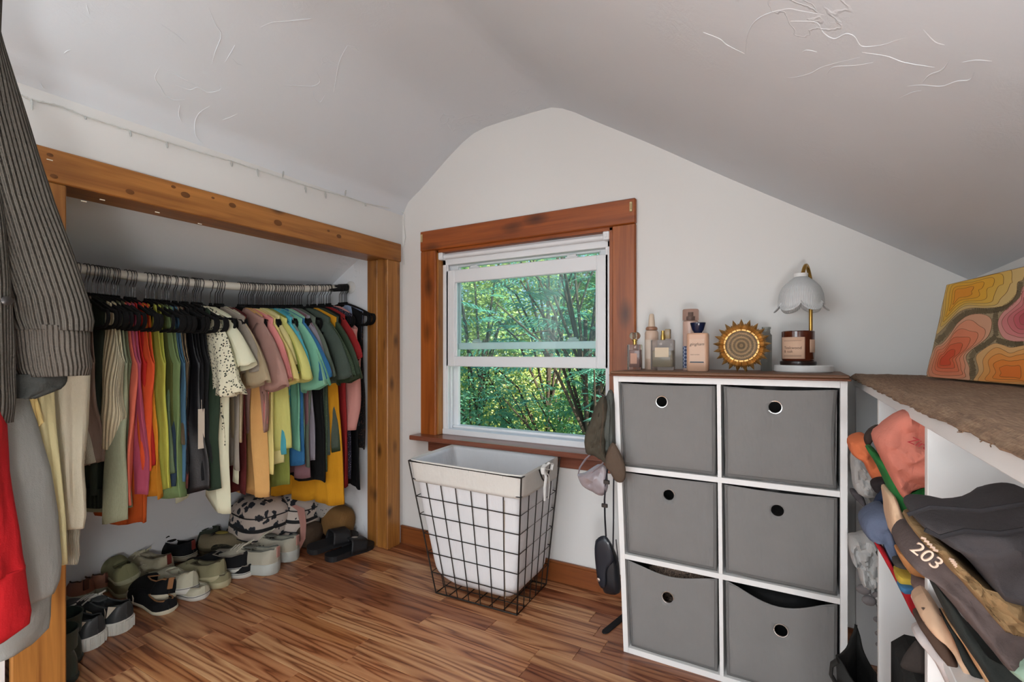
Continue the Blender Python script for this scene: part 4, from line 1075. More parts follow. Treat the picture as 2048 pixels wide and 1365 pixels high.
def slides():
    mb_ = plain('slide_foam', C('#1b1b1d'), .55, bump=.1)
    for i, (px, py, hd, z, tl, lab) in enumerate(((615, 1108, 74, .03, (6, -4), 'black slide sandal tipped up beside the pink ribbon'), (652, 1124, 80, .0, (0, 0), 'black slide sandal with a white emblem, flat by the post'))):
        p = on(px, py, z=z); r = thing('sandal', p, lab, 'sandal'); r.rotation_euler = (radians(tl[0]), radians(tl[1]), radians(hd))
        L, Wd = .26, .05
        b = MB()
        S = stations(); P = [(s*L, interp(s, OUT_W)*Wd) for s in S]+[(s*L, -interp(s, OUT_W)*Wd) for s in S[-2:0:-1]]
        b.prism(P, 0, .026); b.build('footbed', mb_, r, local=True, sm=False)
        b = MB()
        def band(u, v):
            a = pi*u; s = lerp(.42, .74, v); ww = interp(s, OUT_W)*Wd+.003
            return (s*L+.012*sin(a), ww*math.copysign(abs(cos(a))**.5, cos(a)), .010+.062*sin(a)**.6*lerp(1.05, .8, v))
        b.grid(band, 22, 10); o = b.build('band', mb_, r, local=True); solid(o, .007)
        if i == 1:
            e = MB(); e.lathe([(.012, 0), (.010, .001), (0, .001)], (0, 0, 0), 20, sx=1.4); e.xf(Matrix.Translation((.60*L, 0, .0735)) @ Matrix.Rotation(radians(10), 4, 'Y')); e.build('emblem', plain('emblem_white', C('#c9c2b8'), .6), r, local=True)
slides()
# ------------------------------------------------------------------ bags on the closet floor
def closet_bags():
    t = NT('duffle_floral'); co = t.coord()
    sp = t.n('SeparateXYZ'); t.l(co, sp.inputs[0]); z = sp.outputs[2]
    v = t.n('TexVoronoi'); v.inputs['Scale'].default_value = 24; v.feature = 'SMOOTH_F1'; v.inputs['Smoothness'].default_value = .1
    nsx = t.n('TexNoise'); nsx.inputs['Scale'].default_value = 26; t.l(co, nsx.inputs['Vector'])
    mx = t.n('Mix'); mx.data_type = 'RGBA'; mx.inputs[0].default_value = .06; t.l(co, mx.inputs[6]); t.l(nsx.outputs['Color'], mx.inputs[7]); t.l(mx.outputs[2], v.inputs['Vector'])
    flower = t.ramp(v.outputs['Distance'], [(.34, C('#262b33')), (.40, C('#cfc2b6'))])
    # dark piping bands with flower belt between them
    band = t.ramp(t.math('FRACT', t.math('MULTIPLY', z, 7.4)), [(.0, C('#1c1e20')), (.07, C('#1c1e20')), (.09, C('#cfc2b6')), (.93, C('#cfc2b6')), (.95, C('#1c1e20'))])
    mm = t.n('Mix'); mm.data_type = 'RGBA'; mm.blend_type = 'DARKEN'; mm.inputs[0].default_value = 1; t.l(flower, mm.inputs[6]); t.l(band, mm.inputs[7])
    t.l(mm.outputs[2], t.b.inputs['Base Color']); t.b.inputs['Roughness'].default_value = .8
    def bag(name, lab, x, y, z, rx, ry, rz_, rot, mat, cat='bag', seed=1):
        r = thing(name, (x, y, z), lab, cat); r.rotation_euler = (0, radians(8), radians(rot))
        b = MB()
        def f(u, w_):
            a = u*2*pi; t_ = pi*w_
            q = sin(t_)**.55
            X = rx*q*math.copysign(abs(cos(a))**.7, cos(a)); Y = ry*q*math.copysign(abs(sin(a))**.7, sin(a)); Z = rz_*(1-math.copysign(abs(cos(t_))**.7, cos(t_)))
            e = 1+.06*nz(X*12+seed, Y*12, Z*12)
            return (X*e, Y*e, Z)
        b.grid(f, 36, 20, closeu=True); b.build('body', mat, r, local=True)
        return r
    p = on(545, 1085, x=-2.34)
    r = bag('duffle_bag', 'quilted white duffle bag with black flower belts under the clothes', -2.39, 1.53, 0.02, .12, .13, .13, 0, t.m)
    b = MB()
    for zz in (.09, .2): b.tube([(.124*math.copysign(abs(cos(a))**.7, cos(a)), .134*math.copysign(abs(sin(a))**.7, sin(a)), zz) for a in [2*pi*i/36 for i in range(36)]], .003, 5, closed=True)
    b.build('piping', plain('pipe_black', C('#1a1b1d'), .6), r, local=True)
    r = bag('weekender_bag', 'second quilted flower-belt bag nearer the post', -2.34, 1.70, 0.015, .11, .115, .125, 12, t.m, seed=4)
    b = MB()
    for zz in (.085, .195): b.tube([(.114*math.copysign(abs(cos(a))**.7, cos(a)), .119*math.copysign(abs(sin(a))**.7, sin(a)), zz) for a in [2*pi*i/36 for i in range(36)]], .003, 5, closed=True)
    b.build('piping', MATS['pipe_black'], r, local=True)
    bag('plush_bag', 'tan brown fuzzy bag slumped in the far closet corner', -2.14, 1.815, 0.02, .09, .065, .085, 0, cloth('tan_plush', C('#7b5a33'), .2, 260, .9), seed=7)
    bag('tote_bag', 'grey leaf print pouch beside the flower-belt bags', -2.21, 1.80, .12, .07, .055, .09, 0, speckled('leaf_print', C('#a39d96'), C('#4a4b4e'), 70, .22), seed=9)
    bag('knit_bag', 'brown striped soft bag under the flower-belt bags', -2.24, 1.70, 0, .07, .07, .06, 10, cloth('umber', C('#4b3c2f'), .25), seed=12)
    bag('pouch', 'dark camouflage pouch beside the flower-belt duffle', -2.42, 1.40, 0, .09, .08, .045, 0, blotch('camo', [(.4, C('#26261f')), (.55, C('#57513d')), (.65, C('#2c2c25'))], 22), seed=14)
    # pink ribbon trailing to the floor
    P = [on(px, py, x=xx) for px, py, xx in ((588, 1012, -2.19), (602, 1020, -2.185), (607, 1050, -2.18), (606, 1080, -2.17), (596, 1102, -2.15), (585, 1118, -2.12))]
    r = thing('ribbon', P[-1], 'pale pink ribbon trailing from the clothes to the floor', 'ribbon')
    b = MB(); wd = [.012, .02, .017, .014, .011, .008]
    V = []; F_ = []
    for p_, w_ in zip(P, wd): V += [p_+Vector((0, -w_, 0)), p_+Vector((0, w_, 0)), p_+Vector((-.003, w_, 0)), p_+Vector((-.003, -w_, 0))]
    for i in range(len(P)-1):
        for j in range(4): F_.append((i*4+j, i*4+(j+1) % 4, i*4+4+(j+1) % 4, i*4+4+j))
    b.add(V, F_); b.build('strip', cloth('ribbon_pink', C('#c08f84'), .05), r)
closet_bags()
# ------------------------------------------------------------------ string lights
def string_lights():
    P = [on(px, py, x=XL+.006) for px, py in ((20, 183), (37, 188), (63, 199), (120, 212), (170, 233), (255, 260), (330, 283), (400, 305), (462, 322), (515, 340), (565, 356), (610, 371), (650, 383), (690, 393), (730, 407), (785, 418), (798, 423))]
    P = [Vector((P[0].x, -.6, 1.71))]+P
    r = thing('string_lights', P[8], 'thin clear string lights along the top of the left wall', 'string lights')
    b = MB(); b.tube(P+[Vector((XL+.008, YB-.02, 1.757)), Vector((XL+.02, YB-.007, 1.74)), on(808, 450, y=YB-.006), on(811, 475, y=YB-.006), on(806, 498, y=YB-.006), on(808, 530, y=YB-.006)], .0019, 6)
    # the twist of the second wire
    Q = []
    for i in range(len(P)-1):
        for j in range(10):
            t = j/10; q = P[i].lerp(P[i+1], t); a = (i*10+j)*1.7; Q.append(q+Vector((.0015*cos(a), 0, .0028*sin(a))))
    b.tube(Q, .0012, 4)
    b.build('cable', plain('clear_cable', C('#cfd0cb'), .3), r)
    bm = plain('clear_bulb', C('#dfe1de'), .15, trans=.6)
    for px, py, dn in ((63, 199, 22), (170, 233, 6), (260, 262, 12), (333, 284, 13), (462, 322, 12), (515, 338, 16), (565, 356, -14), (610, 371, 16), (650, 383, 15), (690, 393, -14), (730, 407, 6), (785, 418, -8)):
        a = on(px, py, x=XL+.007); c = on(px+2, py+dn, x=XL+.013)
        MB().tube([a, a.lerp(c, .4), a.lerp(c, .8), c], [.0015, .0035, .003, .0006], 8).build('bulb', bm, r)
string_lights()
# ------------------------------------------------------------------ clothes hanging by the near post (left edge)
def near_clothes():
    XD, ZD = -1.38, 1.74
    r = thing('clothes_dowel', (XL, .33, ZD), 'short wooden dowel rail on the left wall outside the picture', 'clothes rail')
    MB().tube([(XL+.001, .33, ZD), (XD+.06, .33, ZD)], .014, 12).build('dowel', M_PINE_H, r)
    MB().lathe([(.03, 0), (.03, .01), (.016, .02)], (0, 0, 0), 20).xf(Matrix.Translation((XL, .33, ZD)) @ Matrix.Rotation(pi/2, 4, 'Y')).build('rosette', M_PINE_H, r)
    def loft(b, rows, X, hx, nu=48, sub=5, amp=.004, fold=5, seed=0, x1=None):
        """rows (pixel row, left, right) of the silhouette on plane x=X -> soft closed tube of half depth hx"""
        R_ = []
        for i in range(len(rows)-1):
            for k in range(sub):
                t = k/sub; R_.append(tuple(lerp(rows[i][j], rows[i+1][j], t) for j in range(3)))
        R_.append(rows[-1]); n = len(R_)-1
        XX = X if x1 is None else None
        def fn(u, v):
            j = min(n, int(round(v*n))); py, pl, pr = R_[j]
            xx = X if x1 is None else lerp(X, x1, v)
            A, B = on(pl, py, x=xx), on(pr, py, x=xx)
            c = (A+B)/2; hw = (B.y-A.y)/2; a = u*2*pi
            f = amp*sin(fold*a+seed+3*v)*smooth(0, .3, v)+amp*1.3*nz(cos(a)*2+seed, sin(a)*2, v*5)
            return Vector((c.x-math.copysign(abs(sin(a))**.8, sin(a))*(hx+f), c.y+cos(a)*(hw+f*.25), c.z))
        b.grid(fn, nu, n, closeu=True)
    def up(rows, X):      # carry the garment up to the dowel, narrowing to a hanger neck
        return rows
    knit = ribbed('charcoal_knit', C('#59524c'), C('#6f6a61'), 42, depth=.008)
    knitb = ribbed('charcoal_band', C('#5c554e'), C('#6e675e'), 44, depth=.005)
    # charcoal ribbed cardigan
    X = -1.42; p = Vector((X, .33, ZD))
    r = thing('cardigan', p, 'charcoal brown ribbed knit cardigan hanging at the left edge', 'cardigan')
    b = MB(); loft(b, [(-15, -40, -8), (60, -80, -8), (100, -90, 4), (230, -95, 48), (330, -80, 80), (400, -62, 102), (520, -25, 147), (600, 5, 172), (640, 14, 180), (662, 24, 176)], X, .055, amp=.005, fold=3, seed=1); solid(b.build('sleeve', knit, r), .006)
    b = MB(); loft(b, [(652, 26, 170), (668, 28, 172), (700, 32, 172), (735, 38, 177), (752, 46, 172)], X, .050, amp=.002, fold=2, seed=2); solid(b.build('cuff', knitb, r), .008)
    b = MB(); loft(b, [(748, 30, 128), (764, 30, 128), (778, 32, 118), (796, 32, 62)], X+.0, .036, amp=.003, seed=3); solid(b.build('lining_roll', cloth('charcoal_inside', C('#3b3c39'), .2, 300, .6), r), .005)
    b = MB(); loft(b, [(-15, -60, -20), (200, -190, -30), (420, -200, 8), (560, -195, 20), (700, -190, 27), (800, -185, 28), (852, -170, 22)], X+.045, .030, amp=.006, fold=4, seed=4); solid(b.build('body', knit, r), .006)
    b = MB(); q = on(14, 602, x=X+.08); b.lathe([(.009, -.002), (.009, .001), (.005, .003), (0, .003)], (0, 0, 0), 14); b.xf(Matrix.Translation(q) @ Matrix.Rotation(pi/2, 4, 'Y')); b.build('button', plain('button_dark', C('#26221f'), .3), r)
    # oatmeal sweater
    X = -1.60; oat = cloth('oatmeal_fleece', C('#b3ab97'), .05, 420, .5, heather=.18); oatb = ribbed('oatmeal_rib', C('#aca492'), C('#bab29f'), 46, depth=.003)
    r = thing('sweater', (X, .33, ZD), 'oatmeal heather sweater with ribbed cuffs in front of the near post', 'sweater')
    b = MB(); loft(b, [(120, -60, -8), (300, -10, 52), (450, 40, 104), (560, 75, 142), (650, 90, 170), (750, 92, 172), (850, 98, 168), (930, 103, 160), (985, 106, 163), (1025, 112, 162), (1050, 118, 156)], X, .06, amp=.006, seed=5); solid(b.build('sleeve', oat, r), .005)
    b = MB(); loft(b, [(1045, 118, 154), (1075, 121, 150), (1105, 121, 153), (1122, 124, 148)], X, .040, amp=.003, seed=6); solid(b.build('cuff', oatb, r), .005)
    b = MB(); loft(b, [(760, 118, 172), (820, 125, 168), (850, 135, 166)], X-.05, .03, seed=7); loft(b, [(845, 130, 165), (880, 142, 176), (925, 156, 186)], X-.05, .03, amp=.002, seed=8); solid(b.build('cuff', oatb, r), .004)
    # cream
    X = -1.54
    r = thing('sweatshirt', (X, .33, ZD), 'soft cream yellow sweatshirt between the grey and oatmeal ones', 'sweatshirt')
    b = MB(); loft(b, [(140, -70, -10), (400, -10, 60), (650, 30, 96), (790, 46, 99), (850, 46, 104), (950, 58, 113), (1050, 72, 121), (1125, 84, 126)], X, .045, amp=.005, seed=9); solid(b.build('sleeve', cloth('cream_fleece', C('#c9bf93'), .05, 420, .4), r), .004)
    b = MB(); loft(b, [(780, 46, 66), (820, 50, 76), (845, 56, 83), (858, 60, 66)], X+.05, .015, seed=10); solid(b.build('collar_flap', cloth('cream_lining', C('#cfb77a'), .05), r), .004)
    # grey sweatshirt
    X = -1.485; gm = cloth('grey_fleece', C('#92938f'), .06, 420, .5)
    r = thing('sweatshirt', (X, .33, ZD), 'pale grey sweatshirt with a wide hem band reaching lowest at the left edge', 'sweatshirt')
    b = MB(); loft(b, [(140, -60, 0), (400, -120, 20), (700, -140, 40), (800, -145, 52), (850, -145, 70), (950, -145, 97), (1050, -145, 111), (1150, -145, 117), (1190, -145, 112), (1215, -145, 102)], X, .06, amp=.006, seed=11, fold=3); solid(b.build('body', gm, r), .005)
    b = MB(); loft(b, [(1212, -145, 101), (1230, -145, 98), (1270, -145, 95), (1290, -145, 92), (1312, -130, 60)], X, .054, amp=.003, seed=12); solid(b.build('hem_band', cloth('grey_band', C('#8e8f8b'), .06, 420, .5), r), .005)
    # red sleeve
    X = -1.37; rm = cloth('red_fleece', C('#a5141a'), .05, 420, .4)
    r = thing('sweatshirt', (X, .33, ZD), 'bright red sweatshirt sleeve at the very left edge', 'sweatshirt')
    b = MB(); loft(b, [(-10, -120, -60), (400, -160, -70), (700, -150, -30), (855, -110, 9), (950, -105, 13), (1050, -100, 28), (1120, -90, 38), (1150, -85, 44)], X, .04, amp=.005, seed=13); solid(b.build('sleeve', rm, r), .004)
    b = MB(); loft(b, [(1146, -85, 45), (1160, -84, 46), (1200, -80, 50), (1240, -78, 56), (1262, -76, 54), (1284, -70, 8)], X, .037, amp=.002, seed=14); solid(b.build('cuff', rm, r), .005)
near_clothes()
# ------------------------------------------------------------------ laundry hamper
def hamper():
    B = [Vector(p) for p in ((-1.311, 1.623, .004), (-.932, 1.640, .004), (-.948, 1.922, .004), (-1.325, 1.905, .004))]
    T = [Vector(p) for p in ((-1.398, 1.553, .558), (-.856, 1.537, .558), (-.890, 1.938, .558), (-1.440, 1.925, .558))]
    r = thing('laundry_hamper', (-1.13, 1.77, 0), 'dark wire laundry hamper with a white cloth liner under the window', 'hamper')
    def P(side, s, t, off=0):
        a, b_ = side, (side+1) % 4
        p = B[a].lerp(B[b_], s).lerp(T[a].lerp(T[b_], s), t)
        return p
    w = MB()
    nz_ = (7, 5, 7, 5)
    for sd in range(4):
        for i in range(nz_[sd]): w.tube([P(sd, i/nz_[sd], 0), P(sd, i/nz_[sd], 1)], .0021 if i else .003, 6)
    w.build('upright_wires', M_WIRE, r, label='dark upright wires')
    for t in [0, .16, .31, .455, .60, .735, .865, 1]:
        L_ = []
        for sd in range(4): L_.append(P(sd, 0, t))
        MB().tube(L_, .0032 if t in (0, 1) else .0021, 6, closed=True).build('wire_ring', M_WIRE, r)
    b = MB()
    for i in range(1, 6): b.tube([P(0, i/6, 0), P(2, 1-i/6, 0)], .002, 6)
    for i in range(1, 4): b.tube([P(3, 1-i/4, 0), P(1, i/4, 0)], .002, 6)
    b.build('base_wires', M_WIRE, r)
    # liner
    lm = cloth('liner_cotton', C('#dfdfe0'), .04, 600, .3)
    cT = sum(T, Vector())/4; cB = sum(B, Vector())/4
    def rim(u, t, k, zoff=0, rnd=14):
        # u round the rectangle, rounded corners via superellipse
        a = u*2*pi+pi/4*5
        ca, sa = cos(a), sin(a)
        e = 2.0/rnd; sx = math.copysign(abs(ca)**e, ca); sy = math.copysign(abs(sa)**e, sa)
        m_ = max(abs(sx), abs(sy)); s_ = (sx+1)/2; q = (sy+1)/2
        lo = B[0].lerp(B[1], s_).lerp(B[3].lerp(B[2], s_), q); hi = T[0].lerp(T[1], s_).lerp(T[3].lerp(T[2], s_), q)
        c = cB.lerp(cT, t); p = lo.lerp(hi, t)
        return c+(p-c)*k+Vector((0, 0, zoff))
    def body(u, v):
        t = 1-v*.93
        k = .985-.012*sin(v*9)*.4
        if v > .86: k *= 1-.24*((v-.86)/.14)**2.2
        rr = lerp(14, 7, smooth(.75, 1, v))
        sag = -.035*smooth(.75, 1, v)*0
        p = rim(u, t, k, sag, rr)
        e = nz(p.x*9, p.y*9, p.z*5)*.008*smooth(0, .15, v)
        d = (p-cB.lerp(cT, t)); d.z = 0
        if d.length > 0: p += d.normalized()*(e-.004)
        return p
    b = MB(); b.grid(body, 96, 30, closeu=True)
    n = len(b.v); b.add([cB+Vector((0, 0, .03))], [])
    for i in range(96): b.f.append((n-96+i, n-96+(i+1) % 96, n)); b.m.append(0)
    solid(b.build('liner', lm, r), .002)
    def cuff(u, v):
        t = 1.006-.155*v
        p = rim(u, t, 1.006+.012*v, .004*(1-v)+nz(u*14, v, 3)*.006*v, 16); return p
    b = MB(); b.grid(cuff, 96, 8, closeu=True)
    b.grid(lambda u, v: rim(u, 1.006-.02*v, 1.006-.03*v, .004, 16), 96, 3, closeu=True, flip=True)
    solid(b.build('liner_cuff', cloth('liner_cuff_cotton', C('#d6d3cc'), .04, 600, .3), r), .002)
    # brown seam tape on the front right
    b = MB(); L_ = [P(0, .86, t)+Vector((0, .004, 0)) for t in [.1+.08*i for i in range(10)]]
    b.tube(L_, .005, 6, flat=.2); b.build('seam_tape', cloth('seam_beige', C('#b7a996'), .05), r)
    # end handles: wire arcs and tie ribbons
    for sd in (1, 3):
        b = MB(); A = [P(sd, .35+.3*i/8, 1.0)+Vector((.012 if sd == 1 else -.012, 0, -.055*sin(pi*i/8))) for i in range(9)]
        b.tube(A, .0032, 6); b.build('handle', M_WIRE, r)
    c = P(1, .44, 1.0)+Vector((.016, 0, .0))
    b = MB()
    for sg in (1, -1):
        b.tube([c, c+Vector((.012, sg*.020, .018)), c+Vector((.016, sg*.042, .010)), c+Vector((.014, sg*.036, -.012)), c+Vector((.008, sg*.012, -.006)), c], [.004, .007, .008, .007, .005, .004], 8, flat=.5)
        b.tube([c, c+Vector((.016, sg*.012, -.03)), c+Vector((.014, sg*.02, -.07)), c+Vector((.012, sg*.016, -.12))], [.004, .006, .006, .005], 8, flat=.4)
    b.lathe([(.0, .009), (.008, .005), (.009, 0), (.008, -.006), (0, -.009)], c, 10)
    b.build('ribbon_bow', cloth('ribbon_white', C('#e2e0dc'), .04), r)
hamper()
# ------------------------------------------------------------------ cube organiser
YC0, YC2 = 1.625, 1.925
def xl(z): return -.512-.036*z/.93
def xm(z): return -.206-.009*z/.93
XRR = .112
def organiser():
    r = thing('cube_organizer', (-.2, 1.77, 0), 'white six-cube organizer standing against the back wall', 'shelf')
    t = .0165
    def pan(name, poly): MB().prism(poly, YC0, YC2, 'y').build(name, M_WPAINT, r, sm=False)
    H = .925
    pan('side_panel', [(xl(0), 0), (xl(0)+t, 0), (xl(H)+t, H), (xl(H), H)])
    pan('side_panel', [(XRR-t, 0), (XRR, 0), (XRR, H), (XRR-t, H)])
    for z0, z1 in ((.0, .018), (.312, .328), (.606, .622), (H-.019, H)):
        pan('shelf_board', [(xl(z0)+t+.0005, z0), (XRR-t-.0005, z0), (XRR-t-.0005, z1), (xl(z1)+t+.0005, z1)])
    for z0, z1 in ((.018, .312), (.328, .606), (.622, H-.019)):
        pan('divider', [(xm(z0)-.0055, z0+.0004), (xm(z0)+.0055, z0+.0004), (xm(z1)+.0055, z1-.0004), (xm(z1)-.0055, z1-.0004)])
    MB().box(xl(.9), XRR, YC2, YC2+.004, .0, H).build('back_panel', plain('hardboard', C('#6b6560'), .8), r, sm=False)
    # brown top board
    tm = pine('top_board_brown', C('#5c3d28'), C('#7a543a'), C('#3c2515'), 0, rough=.6, kthr=.01)
    r2 = thing('top_board', (-.22, 1.77, H), 'brown wooden board laid on top of the cube organizer', 'board')
    MB().box(-.556, .120, 1.603, 1.955, H+.0005, H+.0065, .002).build('lower_layer', plain('board_edge', C('#6b3a1e'), .4), r2, sm=False)
    MB().box(-.553, .117, 1.606, 1.955, H+.0066, H+.0165, .003).build('upper_layer', tm, r2, sm=False)
organiser()
ZT = .9418
M_BIN = cloth('bin_fabric', C('#817f7d'), .06, 900, .3, rough=.9)
def bin_(col_, row, label, sag, hole, top_inset=.006, tilt=0.0, grime=0):
    zb = (.328+.294, .328, .018)[row]+.0015
    zt = (.925-.019, .606, .312)[row]-top_inset
    fl = (lambda z: xl(z)+.0165+.005) if col_ == 0 else (lambda z: xm(z)+.0055+.006)
    fr = (lambda z: xm(z)-.0055-.006) if col_ == 0 else (lambda z: XRR-.0165-.006)
    yf = YC0+.008
    xc = (fl(zb)+fr(zb))/2
    r = thing('storage_bin', (xc, yf+.13, zb), label, 'bin')
    hx, hz = hole; R_ = .0165
    # outer boundary of the front panel
    N = 64; bd = []
    x0b, x1b, x0t, x1t = fl(zb)+.002, fr(zb)-.002, fl(zt), fr(zt)
    for i in range(16): bd.append((lerp(x0b, x1b, i/16), zb))
    for i in range(16): t = i/16; bd.append((lerp(x1b, x1t, t)-.006*sin(pi*t)*tilt, lerp(zb, zt, t)))
    for i in range(16):
        t = i/16; bd.append((lerp(x1t, x0t, t), zt-sag*sin(pi*t)**1.5))
    for i in range(16): t = i/16; bd.append((lerp(x0t, x0b, t)+.004*sin(pi*t)*tilt, lerp(zt, zb, t)))
    # start angle alignment
    rg = []
    K = 12
    for k_ in range(K+1):
        q = k_/K
        for (x, z) in bd:
            d = Vector((x-hx, z-hz)); u = d.normalized()*R_
            px_, pz_ = lerp(hx+u.x, x, q), lerp(hz+u.y, z, q)
            edge = min(px_-lerp(x0b, x0t, (pz_-zb)/(zt-zb)), lerp(x1b, x1t, (pz_-zb)/(zt-zb))-px_, pz_-zb)
            e = .006*(1-smooth(0, .02, edge)) + nz(px_*9+col_*3, pz_*9+row*5, 2)*.004 - .004*smooth(0, .1, edge) - sag*.25*smooth(zb, zt, pz_)*0
            rg.append((px_, yf+e, pz_))
    b = MB(); b.add(rg, [(k_*N+i, (k_+1)*N+i, (k_+1)*N+(i+1) % N, k_*N+(i+1) % N) for k_ in range(K) for i in range(N)])
    solid(b.build('front_panel', M_BIN, r), .003)
    b = MB(); yb_ = YC2-.03
    b.add([(x0b+.002, yf+.006, zb+.001), (x1b-.002, yf+.006, zb+.001), (x1b-.002, yb_, zb+.001), (x0b+.002, yb_, zb+.001), (x0t+.002, yf+.008, zt-.004), (x1t-.002, yf+.008, zt-.004), (x1t-.002, yb_, zt-.004), (x0t+.002, yb_, zt-.004)],
          [(0, 1, 2, 3), (1, 2, 6, 5), (2, 3, 7, 6), (3, 0, 4, 7)])
    solid(b.build('bin_walls', M_BIN, r, sm=False), .003)
    # stitched border
    P = [(lerp(x, hx, .05), yf-.0012+.0, lerp(z, hz, .05)) for x, z in bd]
    b = MB(); b.tube(P, .0006, 4, closed=True); b.build('stitching', cloth('stitch_grey', C('#6d6b69'), .05), r)
    # eyelet
    b = MB()
    prof = [(.0155, .003), (.0155, -.002), (.017, -.004), (.019, -.0042), (.021, -.002), (.0215, .001)]
    b.lathe(prof, (0, 0, 0), 36); b.f = [f for f in b.f if len(f) == 4]; b.m = b.m[:len(b.f)]
    b.xf(Matrix.Translation((hx, yf-.002, hz)) @ Matrix.Rotation(-pi/2, 4, 'X'))
    b.build('eyelet', M_CHROME, r)
    b = MB(); b.lathe([(.0, 0), (.0155, 0)], (0, 0, 0), 24); b.xf(Matrix.Translation((hx, yf+.012, hz)) @ Matrix.Rotation(-pi/2, 4, 'X'))
    return r
def hx_(px, py): p = on(px, py, y=YC0+.006); return (p.x, p.z)
bin_(0, 0, 'grey fabric bin in the top left cube, with scuff marks', .002, hx_(1324, 804))
bin_(1, 0, 'grey fabric bin in the top right cube', .006, hx_(1550, 815), tilt=1)
bin_(0, 1, 'grey fabric bin in the middle left cube', .001, hx_(1338, 990))
bin_(1, 1, 'grey fabric bin in the middle right cube', .003, hx_(1555, 1021))
bin_(0, 2, 'grey fabric bin in the bottom left cube, top edge sagging over patterned cloth', .022, hx_(1336, 1195))
bin_(1, 2, 'grey fabric bin in the bottom right cube, top edge sagging deeply over black cloth', .040, hx_(1562, 1261))
def bin_contents():
    for x0, x1, z, lab, mat in ((-.475, -.235, .262, 'brown patterned cloth bundled inside the bottom left bin', blotch('paisley', [(.4, C('#2c2420')), (.5, C('#7b6657')), (.58, C('#3a2c26')), (.66, C('#8d7a68'))], 40, 3)), (-.18, .075, .235, 'black cloth bundled inside the bottom right bin', cloth('bin_black', C('#1c1c1c'), .3))):
        r = thing('folded_cloth', ((x0+x1)/2, 1.76, z-.2), lab, 'clothes'); b = MB()
        y0, y1 = 1.70, 1.86; x0 += .03; x1 -= .03; pts = [(x0, y0, z), (x1, y0, z), (x1, y1, z), (x0, y1, z)]
        b.pillow(pts, (0, 0, 1), .10, 8, .012, 3, wf=22); b.build('bundle', mat, r)
        MB().box(x0+.01, x1-.01, y0+.02, y1-.01, .026, z-.02, .02).build('lower_layers', mat, r)
bin_contents()
# ------------------------------------------------------------------ things on the organiser
def rbox(b, x0, x1, y0, y1, z0, z1, r_=.006, n=4, taper=1):
    cx_, cy_ = (x0+x1)/2, (y0+y1)/2; P = []
    for sx, sy, a0 in ((1, 1, 0), (-1, 1, 90), (-1, -1, 180), (1, -1, 270)):
        for k_ in range(n+1):
            a = radians(a0+90*k_/n); P.append((sx*((x1-x0)/2-r_)+r_*cos(a), sy*((y1-y0)/2-r_)+r_*sin(a)))
    m_ = len(P); rings = [(z0, .93), (z0+r_*.4, 1), (z1-r_*.6, taper), (z1-r_*.15, taper*.95), (z1, taper*.85)]
    V = [(cx_+p[0]*s_, cy_+p[1]*s_, z) for z, s_ in rings for p in P]
    F_ = [(i*m_+j, i*m_+(j+1) % m_, (i+1)*m_+(j+1) % m_, (i+1)*m_+j) for i in range(len(rings)-1) for j in range(m_)]
    F_ += [tuple(range(m_))[::-1], tuple((len(rings)-1)*m_+j for j in range(m_))]
    b.add(V, F_); return b
def glass(name, c, rough=.04): return plain(name, C(c), rough, trans=.92, ior=1.3)
def frontM(x, y, z): return Matrix.Translation((x, y, z)) @ Matrix.Rotation(pi/2, 4, 'X')
